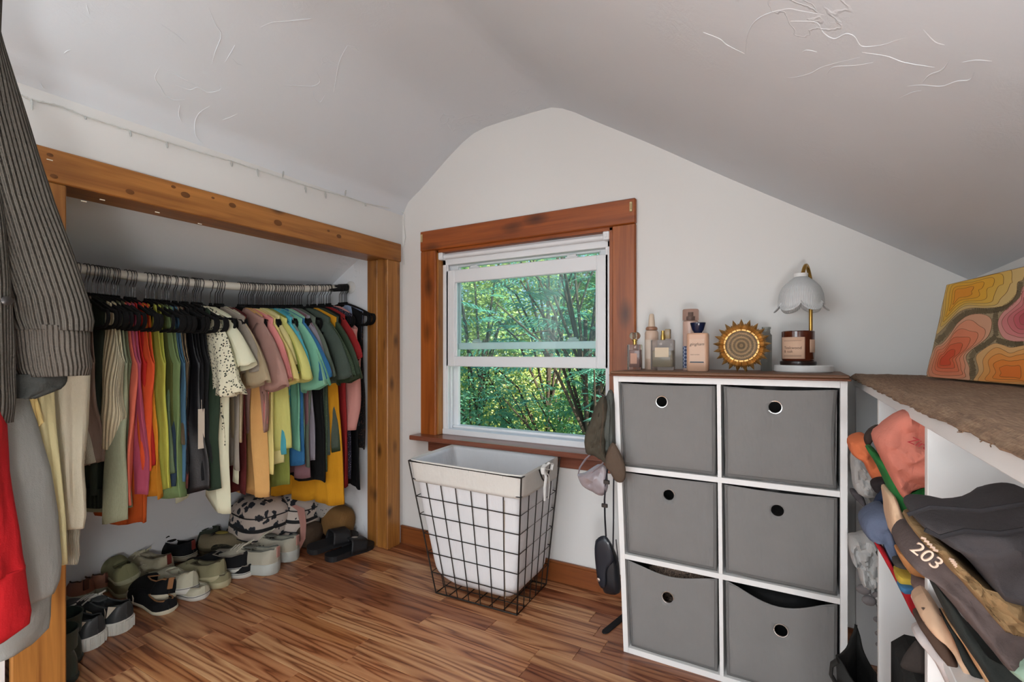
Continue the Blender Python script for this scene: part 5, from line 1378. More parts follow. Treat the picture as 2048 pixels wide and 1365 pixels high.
def toiletries():
    Y = 1.79; ink = plain('label_ink', C('#4a3f39'), .7); gold = plain('gold_trim', C('#b79a55'), .3, .9)
    # 1 faceted pink perfume
    x = -.522
    r = thing('perfume_bottle', (x, Y, ZT), 'small clear perfume bottle with pink juice and round glass stopper', 'perfume')
    rbox(MB(), x-.025, x+.025, Y-.014, Y+.014, ZT, ZT+.092, .005).build('flask', glass('glass_clear', '#e9e4e2'), r)
    rbox(MB(), x-.019, x+.019, Y-.009, Y+.009, ZT+.010, ZT+.072, .004).build('juice', plain('pink_juice', C('#a77468'), .2, trans=.3), r)
    MB().box(x-.012, x+.012, Y-.0152, Y-.0142, ZT+.022, ZT+.06).build('label', plain('pink_label', C('#b98a74'), .5), r, sm=False)
    MB().lathe([(.007, .09), (.007, .105), (.010, .106), (.010, .110)], (x, Y, ZT), 16).build('neck', gold, r)
    for dx in (-.007, .008): MB().lathe([(.013*sin(pi*i/10), .124-.0135*cos(pi*i/10)) for i in range(11)], (x+dx, Y, ZT), 18).build('stopper', glass('stopper_glass', '#cfc5b4'), r)
    # 2 tall mist behind
    x, Yb_ = -.475, 1.845
    r = thing('spray_bottle', (x, Yb_, ZT), 'tall cream spray bottle with a pointed cap behind the perfumes', 'spray bottle')
    MB().lathe([(.0, 0), (.023, 0), (.0245, .004), (.0245, .135), (.021, .143), (.011, .147)], (x, Yb_, ZT), 24).build('flask', plain('cream_plastic', C('#c6ab97'), .35), r)
    MB().lathe([(.025, .04), (.025, .11)], (x, Yb_, ZT), 24).build('label', plain('cream_label', C('#d2bfae'), .6), r)
    MB().lathe([(.021, .146), (.021, .154), (.017, .158)], (x, Yb_, ZT), 24).build('collar', plain('collar_brown', C('#9a6f55'), .4), r)
    MB().lathe([(.0125, .158), (.0105, .185), (.0085, .202), (.006, .206), (0, .207)], (x, Yb_, ZT), 18).build('cap', plain('cap_cream', C('#cdb8a2'), .35), r)
    # 3 square perfume
    x = -.421
    r = thing('perfume_bottle', (x, Y, ZT), 'square clear perfume bottle with pale gold juice and cream label', 'perfume')
    rbox(MB(), x-.040, x+.040, Y-.017, Y+.017, ZT, ZT+.108, .006).build('flask', glass('glass_clear', '#e9e4e2'), r)
    rbox(MB(), x-.034, x+.034, Y-.012, Y+.012, ZT+.012, ZT+.070, .005).build('juice', plain('gold_juice', C('#b9ab86'), .15, trans=.4), r)
    MB().box(x-.024, x+.024, Y-.0185, Y-.0175, ZT+.046, ZT+.080).build('label', plain('label_cream', C('#cdb89c'), .5), r, sm=False)
    MB().lathe([(.008, .106), (.008, .122), (.006, .128), (.006, .14)], (x, Y, ZT), 16).build('sprayer', gold, r)
    rbox(MB(), x+.006, x+.024, Y+.002, Y+.022, ZT+.112, ZT+.146, .003).build('cap', plain('cap_gold', C('#a58f6c'), .25, trans=.2), r)
    # 4 tall body mist
    x, Y4 = -.336, 1.84
    r = thing('body_mist', (x, Y4, ZT), 'tall body mist with a clear pink cap and blue gingham pattern', 'spray bottle')
    MB().lathe([(.0, 0), (.026, 0), (.0265, .003), (.0265, .172), (.022, .176)], (x, Y4, ZT), 28).build('flask', plain('mist_blush', C('#c4a596'), .3), r)
    t = NT('gingham'); co = t.coord(scale=(1, 1, 1)); ck = t.n('TexChecker'); ck.inputs['Scale'].default_value = 110; ck.inputs[1].default_value = C('#39486a'); ck.inputs[2].default_value = C('#a9b0c2')
    mp = t.n('Mapping'); mp.inputs['Rotation'].default_value = (0, radians(45), 0); tc = t.n('TexCoord'); t.l(tc.outputs['Object'], mp.inputs[0]); t.l(mp.outputs[0], ck.inputs[0]); t.l(ck.outputs[0], t.b.inputs['Base Color'])
    MB().lathe([(.0268, .008), (.0268, .085)], (x, Y4, ZT), 28).build('gingham_band', t.m, r)
    MB().lathe([(.0275, .176), (.0275, .212), (.0255, .216), (0, .216)], (x, Y4, ZT), 28).build('cap', plain('cap_rose', C('#d0ae9f'), .08, trans=.85, ior=1.15), r)
    MB().lathe([(.013, .176), (.013, .19), (.008, .192), (.008, .205), (0, .206)], (x, Y4, ZT), 18).build('pump', plain('pump_grey', C('#4b4543'), .4), r)
    # 5 lotion
    x, Y5 = -.298, 1.76
    r = thing('lotion_bottle', (x, Y5, ZT), 'blush lotion bottle with a dark blue cap and script label', 'lotion')
    rbox(MB(), x-.035, x+.035, Y5-.019, Y5+.019, ZT, ZT+.128, .012, 6).build('flask', plain('lotion_blush', C('#c9a085'), .3), r)
    MB().box(x-.024, x+.024, Y5-.0200, Y5-.0192, ZT+.030, ZT+.108, .0003).build('label', plain('lotion_label', C('#d4b29a'), .5), r, sm=False)
    text_part('script_print', 'gingham', .014, frontM(x, Y5-.0203, ZT+.090), ink, r, shear=.3)
    text_part('small_print', 'BODY LOTION', .0042, frontM(x-.006, Y5-.0203, ZT+.055), ink, r)
    MB().box(x-.022, x+.022, Y5-.0206, Y5-.0198, ZT+.028, ZT+.032).build('label_foot', plain('label_blue', C('#33424f'), .5), r, sm=False)
    MB().lathe([(.012, .126), (.014, .132), (.016, .134), (.019, .139), (.025, .160), (.025, .163), (0, .163)], (x, Y5, ZT), 28, sy=.75).build('cap', plain('cap_navy', C('#141c38'), .15), r)
    # 6 little vial behind the sunflower
    x = -.098
    r = thing('glass_vial', (x, 1.87, ZT), 'slim clear glass vial standing behind the sunflower ornament', 'vial')
    MB().lathe([(0, 0), (.016, 0), (.017, .003), (.017, .12), (.012, .128), (.012, .14), (.014, .142), (.014, .148), (0, .148)], (x, 1.87, ZT), 20).build('flask', glass('vial_glass', '#a9aba6'), r)
toiletries()
def sunflower():
    cx_, cy_, cz = -.164, 1.765, ZT+.0845
    r = thing('sunflower_ornament', (cx_, cy_, ZT), 'gold sunflower-shaped ornament with an embossed round centre', 'ornament')
    gm = NT('antique_gold'); co = gm.coord(); n_ = gm.noise(co, 60, 4)
    gm.l(gm.ramp(n_, [(.3, C('#8d6736')), (.6, C('#c0965a')), (.85, C('#dcb878'))]), gm.b.inputs['Base Color']); gm.b.inputs['Metallic'].default_value = .75; gm.b.inputs['Roughness'].default_value = .38
    N = 21
    pet = MB()
    for layer, (r0, r1, off, yo) in enumerate(((.048, .087, 0, -.006), (.046, .074, .5, .004))):
        for i in range(N):
            a = 2*pi*(i+off)/N; hw = pi/N*.98
            def Pp(rad, ang, y): return (cx_+rad*sin(ang), cy_+y, cz+rad*cos(ang))
            V = [Pp(r0, a-hw, yo), Pp(r0, a+hw, yo), Pp(lerp(r0, r1, .45), a-hw*.92, yo), Pp(lerp(r0, r1, .45), a+hw*.92, yo), Pp(r1, a, yo-.002), Pp(lerp(r0, r1, .45), a, yo-.009), Pp(r0, a, yo-.007), Pp(r0, a, yo+.006), Pp(lerp(r0, r1, .5), a, yo+.005)]
            pt = MB().add(V, [(0, 6, 5, 2), (6, 1, 3, 5), (2, 5, 4), (5, 3, 4), (0, 2, 8, 7), (2, 4, 8), (4, 3, 8), (3, 1, 7, 8)])
            pt.build('petal', gm.m, r, sm=False)
    b = MB(); b.lathe([(0, .0), (.053, .0), (.055, .006), (.053, .012), (.048, .012), (.0465, .008), (.0, .008)], (0, 0, 0), 48)
    b.xf(Matrix.Translation((cx_, cy_+.0, cz)) @ Matrix.Rotation(pi/2, 4, 'X')); b.build('dish', gm.m, r)
    em = NT('embossed_bronze'); tc = em.n('TexCoord'); sp = em.n('SeparateXYZ'); em.l(tc.outputs['Object'], sp.inputs[0])
    X_ = sp.outputs[0]; Z_ = em.math('SUBTRACT', sp.outputs[2], .0845)
    rad = em.math('SQRT', em.math('ADD', em.math('MULTIPLY', X_, X_), em.math('MULTIPLY', Z_, Z_)))
    an = em.math('ARCTAN2', X_, Z_)
    h = em.math('MULTIPLY', em.math('SINE', em.math('MULTIPLY', an, 40.0)), em.math('SINE', em.math('MULTIPLY', rad, 900.0)))
    rr = em.math('SINE', em.math('MULTIPLY', rad, 520.0))
    hh = em.math('ADD', h, rr)
    em.l(em.ramp(em.math('MULTIPLY_ADD', hh, .25, .5), [(.3, C('#7c6b57')), (.6, C('#a58a68')), (.8, C('#c2a179'))]), em.b.inputs['Base Color'])
    em.b.inputs['Roughness'].default_value = .55; em.b.inputs['Metallic'].default_value = .2; em.bump(hh, .6, .002)
    b = MB(); b.lathe([(0, 0), (.047, 0), (.047, .0092), (.02, .0095), (0, .0095)], (0, 0, 0), 48); b.xf(Matrix.Translation((cx_, cy_, cz)) @ Matrix.Rotation(pi/2, 4, 'X')); b.build('embossed_centre', em.m, r)
    # little rear foot
    b = MB(); b.tube([(cx_, cy_+.006, cz-.02), (cx_+.01, cy_+.045, ZT+.002)], .004, 8); b.build('easel_leg', gm.m, r)
sunflower()
def candle_lamp():
    x, y = .0085, 1.84
    r = thing('candle_warmer_lamp', (x, y, ZT), 'candle warmer lamp with a frosted petal shade and white round base', 'lamp')
    wm = plain('lamp_white', C('#dcdcda'), .35)
    MB().lathe([(0, 0), (.080, 0), (.083, .003), (.083, .019), (.080, .022), (0, .022)], (x, y, ZT), 48).build('base', wm, r)
    br = plain('brass_arm', C('#b08a45'), .25, .9); z0 = ZT+.022
    ax = x+.022; ay = y+.055
    P = [(ax, ay, z0), (ax, ay, z0+.25)]
    top = ZT+.345
    for i in range(13):
        a = pi*i/12; P.append((lerp(ax, x-.004, i/12)-.0, lerp(ay, y-.005, (1-cos(a))/2), z0+.275+.048*sin(a)))
    P.append((x-.004, y-.005, z0+.262))
    MB().tube(P, .0058, 10).build('arm', br, r)
    # frosted flower shade, six petals
    t = NT('frosted_glass'); t.b.inputs['Base Color'].default_value = C('#e4e6e6'); t.b.inputs['Roughness'].default_value = .35; t.b.inputs['Transmission Weight'].default_value = .35; t.b.inputs['IOR'].default_value = 1.2
    tc = t.n('TexCoord'); sp = t.n('SeparateXYZ'); t.l(tc.outputs['UV'], sp.inputs[0]); t.bump(t.math('SINE', t.math('MULTIPLY', sp.outputs[0], 2*pi*84)), .35, .002)
    sx, sy_, sz_ = x-.006, y-.005, ZT+.205
    prof = [(0, .018), (.12, .034), (.3, .052), (.5, .060), (.7, .0625), (.88, .063), (1, .070)]
    def shade(u, v):
        a = u*2*pi; lobe = abs(cos(3*a)); rr = interp(v, prof)*(1+.05*v*(lobe-.5)); 
        drop = v*.108*(1+0)*(lerp(1, .80+.22*lobe**.6, v))
        flare = .005*smooth(.85, 1, v)*lobe
        return (sx+(rr+flare)*cos(a), sy_+(rr+flare)*sin(a), sz_+.098-drop)
    b = MB(); b.grid(shade, 120, 24, closeu=True); solid(b.build('shade', t.m, r), .003)
    b = MB(); b.lathe([(.0, .112), (.02, .110), (.02, .098), (.024, .094)], (sx, sy_, sz_), 20); b.build('shade_cap', wm, r)
    MB().lathe([(.013, .10), (.016, .075), (.017, .05), (.012, .036), (0, .034)], (sx, sy_, sz_), 16).build('bulb', plain('bulb_glass', C('#e8e4da'), .2), r)
    # candle jar stands on the base
    cx_, cy_ = x-.014, y-.018; zc = z0+.0004
    r = thing('candle_jar', (cx_, cy_, zc), 'amber glass candle jar with a cream label under the lamp', 'candle')
    am = plain('amber_glass', C('#4a1f10'), .08, coat=.5)
    MB().lathe([(0, 0), (.050, 0), (.051, .003), (.051, .011), (.047, .013)], (cx_, cy_, zc), 40).build('lid_base', plain('dark_lid', C('#241713'), .3), r)
    MB().lathe([(.0, .0135), (.044, .0135), (.0465, .018), (.0465, .106), (.0445, .108), (.0435, .106), (.0435, .08), (0, .079)], (cx_, cy_, zc), 48).build('jar', am, r)
    MB().lathe([(0, .0795), (.043, .0795), (.043, .083), (0, .084)], (cx_, cy_, zc), 32).build('wax', plain('wax', C('#c9a98a'), .5), r)
    lm = plain('candle_label', C('#cba88f'), .7)
    def lab(a0, a1, z0_, z1_, R_=.0469): return lambda u, v: (cx_+R_*sin(lerp(a0, a1, u)), cy_-R_*cos(lerp(a0, a1, u)), zc+lerp(z0_, z1_, v))
    b = MB(); b.grid(lab(-1.25, .42, .020, .088), 20, 2); solid(b.build('label', lm, r), .0004)
    b = MB(); b.grid(lab(.75, 1.35, .040, .080), 8, 2); solid(b.build('side_label', lm, r), .0004)
    ink = MATS['label_ink']
    for ln, zz in (('Teakwood', .054), ('& oak', .043)):
        o = text_part('label_text', ln, .0125, Matrix.Identity(4), ink, r, font_align='LEFT')
        off = -wloc(r)
        for v_ in o.data.vertices:
            w_ = v_.co-off; s_ = w_.x/.0473-.92
            v_.co = Vector((cx_+.0473*sin(s_), cy_-.0473*cos(s_), zc+zz+w_.y))+off
    b = MB()
    for zz in (.03, .027, .076): b.grid(lab(-.95, .2, zz, zz+.0008, .0472), 12, 1)
    b.build('label_rule', ink, r)
candle_lamp()
# ------------------------------------------------------------------ caps, visor and bag on the organiser's left side
def side_hangers():
    Yh = 1.60
    hk = thing('adhesive_hook', (-.552, 1.66, .86), 'small dark hook fixed to the left side of the cube organizer', 'hook')
    b = MB(); b.box(xl(.86)-.006, xl(.86)-.0002, 1.645, 1.675, .84, .90, .002); b.tube([(xl(.86)-.005, 1.66, .855), (xl(.86)-.04, 1.655, .85), (xl(.86)-.06, 1.655, .858), (xl(.86)-.066, 1.655, .878)], .004, 8); b.build('hook_arm', M_STEEL, hk)
    def out(pts, y): return [on(px, py, y=y) for px, py in pts]
    nrm = Vector((.25, -1, 0))
    def cap(name, lab, crown, brim, mat, mb2, yc, strap=None):
        p = sum(out(crown, yc), Vector())/len(crown)
        r = thing('cap', p, lab, 'cap')
        b = MB(); b.pillow(out(crown, yc), nrm, .075, 11, .011, 4, flatness=.45, wf=34); b.build('crown', mat, r)
        if brim: b = MB(); b.pillow(out(brim, yc-.045), nrm, .030, 7, .001, 2, flatness=.5); b.build('brim', mb2, r)
        b = MB()
        q = out(crown, yc-.043); b.tube([q[0].lerp(q[len(q)//2], t_)+Vector((.004*sin(t_*6), -.0015, 0)) for t_ in [i/8 for i in range(1, 8)]], .0012, 5); b.build('seam', mb2, r)
    m1 = cloth('cap_olive', C('#4c463b'), .15, 500, .5); m1b = cloth('cap_brim_brown', C('#5b4c40'), .12, 500, .5)
    m2 = cloth('cap_greyblue', C('#575a55'), .15, 500, .5)
    cap('cap', 'dark grey-blue cap hanging behind the olive one', [(1217, 782), (1228, 790), (1231, 850), (1230, 905), (1222, 925), (1208, 915), (1204, 870), (1206, 820)], None, m2, cloth('seam_dark', C('#33332f'), .1), 1.63)
    cap('cap', 'washed olive cap hanging with its brown brim down', [(1205, 792), (1216, 808), (1214, 850), (1212, 895), (1216, 928), (1203, 920), (1188, 912), (1172, 905), (1170, 872), (1178, 850), (1190, 815)], [(1214, 905), (1226, 885), (1240, 905), (1250, 930), (1251, 955), (1243, 966), (1230, 962), (1220, 945), (1210, 930)], m1, m1b, 1.61)
    # visor / clear purse
    r = thing('sun_visor', on(1185, 950, y=1.66), 'crumpled pale lilac visor hanging below the caps', 'visor')
    vm = plain('visor_lilac', C('#a59a9e'), .25, trans=.25, var=.15)
    b = MB(); b.pillow(out([(1155, 950), (1170, 945), (1195, 930), (1212, 935), (1216, 975), (1205, 992), (1185, 985), (1165, 970)], 1.66), nrm, .05, 7, .012, 3, wf=30); b.build('peak', vm, r)
    b = MB(); b.tube(out([(1156, 950), (1160, 935), (1172, 918), (1186, 905), (1200, 900)], 1.665), [.004, .008, .009, .008, .005], 8, flat=.35); b.tube(out([(1158, 955), (1180, 948), (1205, 928), (1214, 915)], 1.64), [.004, .007, .007, .005], 8, flat=.4); b.build('head_band', cloth('band_lilac', C('#9d9297'), .1), r)
    # crossbody bag
    r = thing('crossbody_bag', on(1212, 1130, y=1.66), 'small black leather crossbody bag hanging on a long strap', 'bag')
    bl = plain('black_leather', C('#1b1d22'), .32, bump=.1)
    b = MB(); b.pillow(out([(1190, 1090), (1195, 1078), (1208, 1073), (1220, 1085), (1236, 1120), (1240, 1150), (1240, 1185), (1215, 1187), (1206, 1178), (1195, 1140)], 1.675), nrm, .075, 8, .002, 1, flatness=.45); b.build('body', bl, r)
    b = MB(); b.pillow(out([(1189, 1100), (1193, 1080), (1207, 1072), (1218, 1082), (1228, 1120), (1214, 1140), (1212, 1170), (1204, 1178), (1196, 1165), (1191, 1130)], 1.635), nrm, .022, 7, .001, 2, flatness=.4); b.build('flap', plain('flap_leather', C('#20242c'), .25), r)
    b = MB(); b.lathe([(.006, -.002), (.006, .002), (0, .003)], (0, 0, 0), 12); b.xf(Matrix.Translation(on(1197, 1160, y=1.618)) @ Matrix.Rotation(pi/2, 4, 'X')); b.build('snap', M_CHROME, r)
    b = MB(); b.tube(out([(1212, 1075), (1210, 1040), (1209, 1000), (1212, 960), (1216, 930), (1221, 880), (1226, 830), (1228, 806)], 1.645), .0075, 8, flat=.25)
    b.tube(out([(1226, 1100), (1227, 1040), (1227, 980), (1228, 920), (1230, 860), (1230, 806)], 1.655), .0065, 8, flat=.25)
    b.tube(out([(1226, 1190-40), (1236, 1120), (1232, 1080)], 1.65), .004, 6, flat=.3)
    b.build('strap', cloth('strap_grey', C('#3b3a40'), .1), r)
    b = MB()
    for px, py in ((1213, 965), (1209, 1012)):
        q = on(px, py, y=1.635); b.box(q.x-.011, q.x+.011, q.y-.002, q.y+.004, q.z-.007, q.z+.007, .002)
    b.build('buckle', M_STEEL, r)
    # belt end on the floor
    A, B_ = on(1208, 1266, z=.003), on(1242, 1238, z=.003)
    r = thing('belt', (A+B_)/2, 'black belt end lying on the floor beside the organizer', 'belt')
    d = (B_-A).normalized(); nn = Vector((-d.y, d.x, 0))*.012; B2 = Vector((xl(.0)-.004, 0, .003)); B_ = A+d*((B2.x-A.x)/d.x)
    pl = [A-d*.006, A+nn*.7, A+nn+d*.01, B_+nn, B_-nn, A-nn+d*.01, A-nn*.7]
    MB().prism([(p.x, p.y) for p in pl], .0006, .0046).build('strip', cloth('belt_black', C('#1e1e20'), .1), r, sm=False)
side_hangers()
# ------------------------------------------------------------------ shelf unit on the right
XS = .157
def right_shelf():
    r = thing('shelf_unit', (.3, 1.1, 0), 'low white built-in shelf unit along the right wall', 'shelf')
    x1 = XK-.004
    MB().box(XS-.004, x1, .15, YB-.004, .895, .925, .002).build('top_board', M_WPAINT, r, sm=False)
    for y0, y1 in ((.907, .926), (1.416, 1.436), (1.955, 1.975), (.15, .169)):
        MB().box(XS, x1, y0, y1, 0, .8945, .001).build('upright', M_WPAINT, r, sm=False)
    for y0, y1 in ((.1695, .9065), (.9265, 1.4155), (1.4365, 1.9545)):
        MB().box(XS+.006, x1, y0, y1, .585, .603, .001).build('shelf_board', M_WPAINT, r, sm=False)
    # burlap runner, frayed front edge
    t = NT('burlap'); co = t.coord()
    n1 = t.noise(t.coord(scale=(240, 18, 200)), 1, 4, .7); n2 = t.noise(t.coord(scale=(20, 300, 200)), 1, 4, .7)
    w_ = t.math('ADD', n1, n2)
    t.l(t.ramp(t.math('MULTIPLY', w_, .5), [(.35, C('#6b5140')), (.5, C('#8d7058')), (.65, C('#a98d70'))]), t.b.inputs['Base Color']); t.b.inputs['Roughness'].default_value = .95; t.bump(w_, .8, .004)
    r = thing('table_runner', (.3, 1.1, .925), 'frayed brown burlap runner covering the right shelf top', 'runner')
    b = MB()
    def f(u, v):
        y = lerp(.16, YB-.012, v); e = .008*nz(y*9, 1)+.005*nz(y*30, 2)+.003*nz(y*90, 3)
        x = lerp(XS-.012+e, XK-.008, u); z = .932+.0035*nz(x*18, y*11, 4)+.002*nz(x*60, y*40, 1)
        z -= .012*(1-smooth(0, .05, u)); return (x, y, z)
    b.grid(f, 40, 160); solid(b.build('cloth', t.m, r), .004)
    b = MB(); random.seed(8)
    for i in range(60):
        y = random.uniform(.3, YB-.02); e = .008*nz(y*9, 1)+.005*nz(y*30, 2)+.003*nz(y*90, 3); x = XS-.012+e
        q = Vector((x+.004, y, .921)); L_ = random.uniform(.002, .005)
        b.tube([q, q+Vector((-L_*.5, random.uniform(-.006, .006), -.002)), q+Vector((-L_*.8, random.uniform(-.01, .01), -L_*.6))], .0006, 3, cap=False)
    b.build('fringe', t.m, r, kind='stuff')
right_shelf()
def painting():
    Pbl, Pn = Vector((.288, 1.679, .9395)), None
    d = Vector((.24, -.971, 0)).normalized(); n_ = Vector((.971, .24, 0)).normalized()
    h, a = .24, .0457; Wp = .44
    up_ = (n_*a+Vector((0, 0, h))); face = d.cross(up_).normalized()
    if face.x > 0: face = -face
    r = thing('painting', Pbl, 'abstract canvas of orange, yellow and pink contour shapes leaning on the right shelf', 'painting')
    def Q(u, v, o=0): return Pbl+d*(Wp*u)+up_*v+face*o
    th = .016
    b = MB(); V = [Q(0, 0), Q(1, 0), Q(1, 1), Q(0, 1)]; V += [v-face*th for v in V]
    b.add(V, [(0, 1, 2, 3), (7, 6, 5, 4), (0, 4, 5, 1), (1, 5, 6, 2), (2, 6, 7, 3), (3, 7, 4, 0)])
    b.build('canvas', plain('canvas_base', C('#a08c6c'), .85, var=.2, bump=.3, bscale=400), r, sm=False)
    # contour shapes read from the picture: pixel -> u,v on the canvas plane
    def uv(px, py):
        D = ray(px, py); o = Vector((0, 0, CAMH)); t = (Pbl-o).dot(face)/D.dot(face); p = o+D*t-Pbl
        v = p.z/h; u = (p-up_*v).dot(d)/Wp
        return u, v
    cr = lambda x, y: (1680+x/4.549, 500+y/4.549)
    shapes = [
        ([(975, 270), (1330, 190), (1674, 110), (1674, 262), (1620, 300), (1610, 400), (1560, 470), (1480, 515), (1330, 530), (1200, 530), (1100, 560), (1020, 630), (940, 720), (880, 765), (915, 620)], [C('#cdae72'), C('#d3ae5c'), C('#d9ab42'), C('#dda52f'), C('#dd9c24'), C('#dd8f20')], (1090, 400)),
        ([(855, 905), (935, 850), (1010, 760), (1080, 660), (1180, 595), (1290, 585), (1370, 620), (1385, 690), (1350, 790), (1270, 860), (1190, 920), (1150, 980), (1180, 1070), (1180, 1130), (1150, 1195), (800, 1165)], [C('#cf9a7a'), C('#d98e6c'), C('#d97f5c'), C('#d8714c'), C('#d45f3a'), C('#cf4c2a')], (960, 1010)),
        ([(1674, 330), (1640, 430), (1560, 500), (1470, 590), (1440, 680), (1480, 790), (1560, 830), (1674, 835), (1900, 800), (1900, 300)], [C('#cf8d84'), C('#cb7a78'), C('#c56a6c'), C('#be5a60'), C('#b54f56')], (1720, 620)),
        ([(1235, 1220), (1265, 1100), (1240, 980), (1290, 920), (1400, 855), (1480, 865), (1560, 890), (1674, 870), (1900, 850), (1900, 1260), (1674, 1245)], [C('#d5a56c'), C('#da9a54'), C('#dd8d40'), C('#de8030'), C('#dd7326')], (1560, 1130)),
    ]
    mats = []; b = MB(); lines = MB()
    for pts, cols, fc in shapes:
        P = [Vector(uv(*cr(*p))) for p in pts]; c = Vector(uv(*cr(*fc)))
        # smooth
        S = []; n = len(P)
        for i in range(n):
            A, B_, C_, D_ = P[i-1], P[i], P[(i+1) % n], P[(i+2) % n]
            for k_ in range(5):
                t = k_/5; S.append(.5*((2*B_)+(C_-A)*t+(2*A-5*B_+4*C_-D_)*t*t+(3*B_-A-3*C_+D_)*t**3))
        cl = lambda q: Vector((min(1, max(0, q.x)), min(1, max(0, q.y))))
        m0 = len(mats)
        for cc in cols: mats.append(plain('paint_%d' % len(mats), cc, .7, var=.08))
        K = len(cols)
        rings = []
        for k_ in range(K+1):
            sc = 1-k_/K*.9 if k_ < K else 0
            rings.append([cl(c+(q-c)*(sc*(1+.05*sin(i*.35+k_)*(k_ > 0)))) for i, q in enumerate(S)])
        for k_ in range(K):
            A, B_ = rings[k_], rings[k_+1]; n = len(S); o0 = .0006+.0002*k_
            V = [Q(q.x, q.y, o0) for q in A]+[Q(q.x, q.y, o0) for q in B_]
            b.add(V, [(i, (i+1) % n, n+(i+1) % n, n+i) for i in range(n)], m0+k_)
            lines.tube([Q(q.x, q.y, o0+.0002) for q in A], .00035, 4, closed=True)
    b.build('painted_shapes', mats, r, sm=False)
    lines.build('contour_lines', plain('contour_ink', C('#7a5636'), .8), r)
    # hatch strokes between the shapes
    ht = MB(); random.seed(2)
    for line in ([(860, 870), (900, 820), (960, 770), (1040, 660), (1140, 580), (1250, 555), (1340, 560), (1420, 550), (1500, 530), (1580, 470), (1640, 380), (1650, 290)], [(1420, 560), (1415, 640), (1420, 720), (1420, 790), (1330, 860), (1230, 920), (1190, 990), (1215, 1080), (1210, 1150), (1190, 1200)], [(1430, 820), (1520, 850), (1600, 860), (1674, 850)]):
        P = [Vector(cr(*p)) for p in line]
        for A, B_ in zip(P, P[1:]):
            L_ = (B_-A).length; nn = int(L_/1.4)+1; tn = (B_-A).normalized(); pr = Vector((-tn.y, tn.x))
            for i in range(nn):
                q = A.lerp(B_, i/nn); w_ = random.uniform(4, 6.5); a1 = uv(*(q+pr*w_)); a2 = uv(*(q-pr*w_))
                if min(a1+a2) < 0 or max(a1+a2) > 1: continue
                ht.tube([Q(a1[0], a1[1], .0006), Q(a2[0], a2[1], .0006)], .00045, 3, cap=False)
    ht.build('hatching', plain('hatch_ink', C('#5f5038'), .8), r, kind='stuff')
painting()
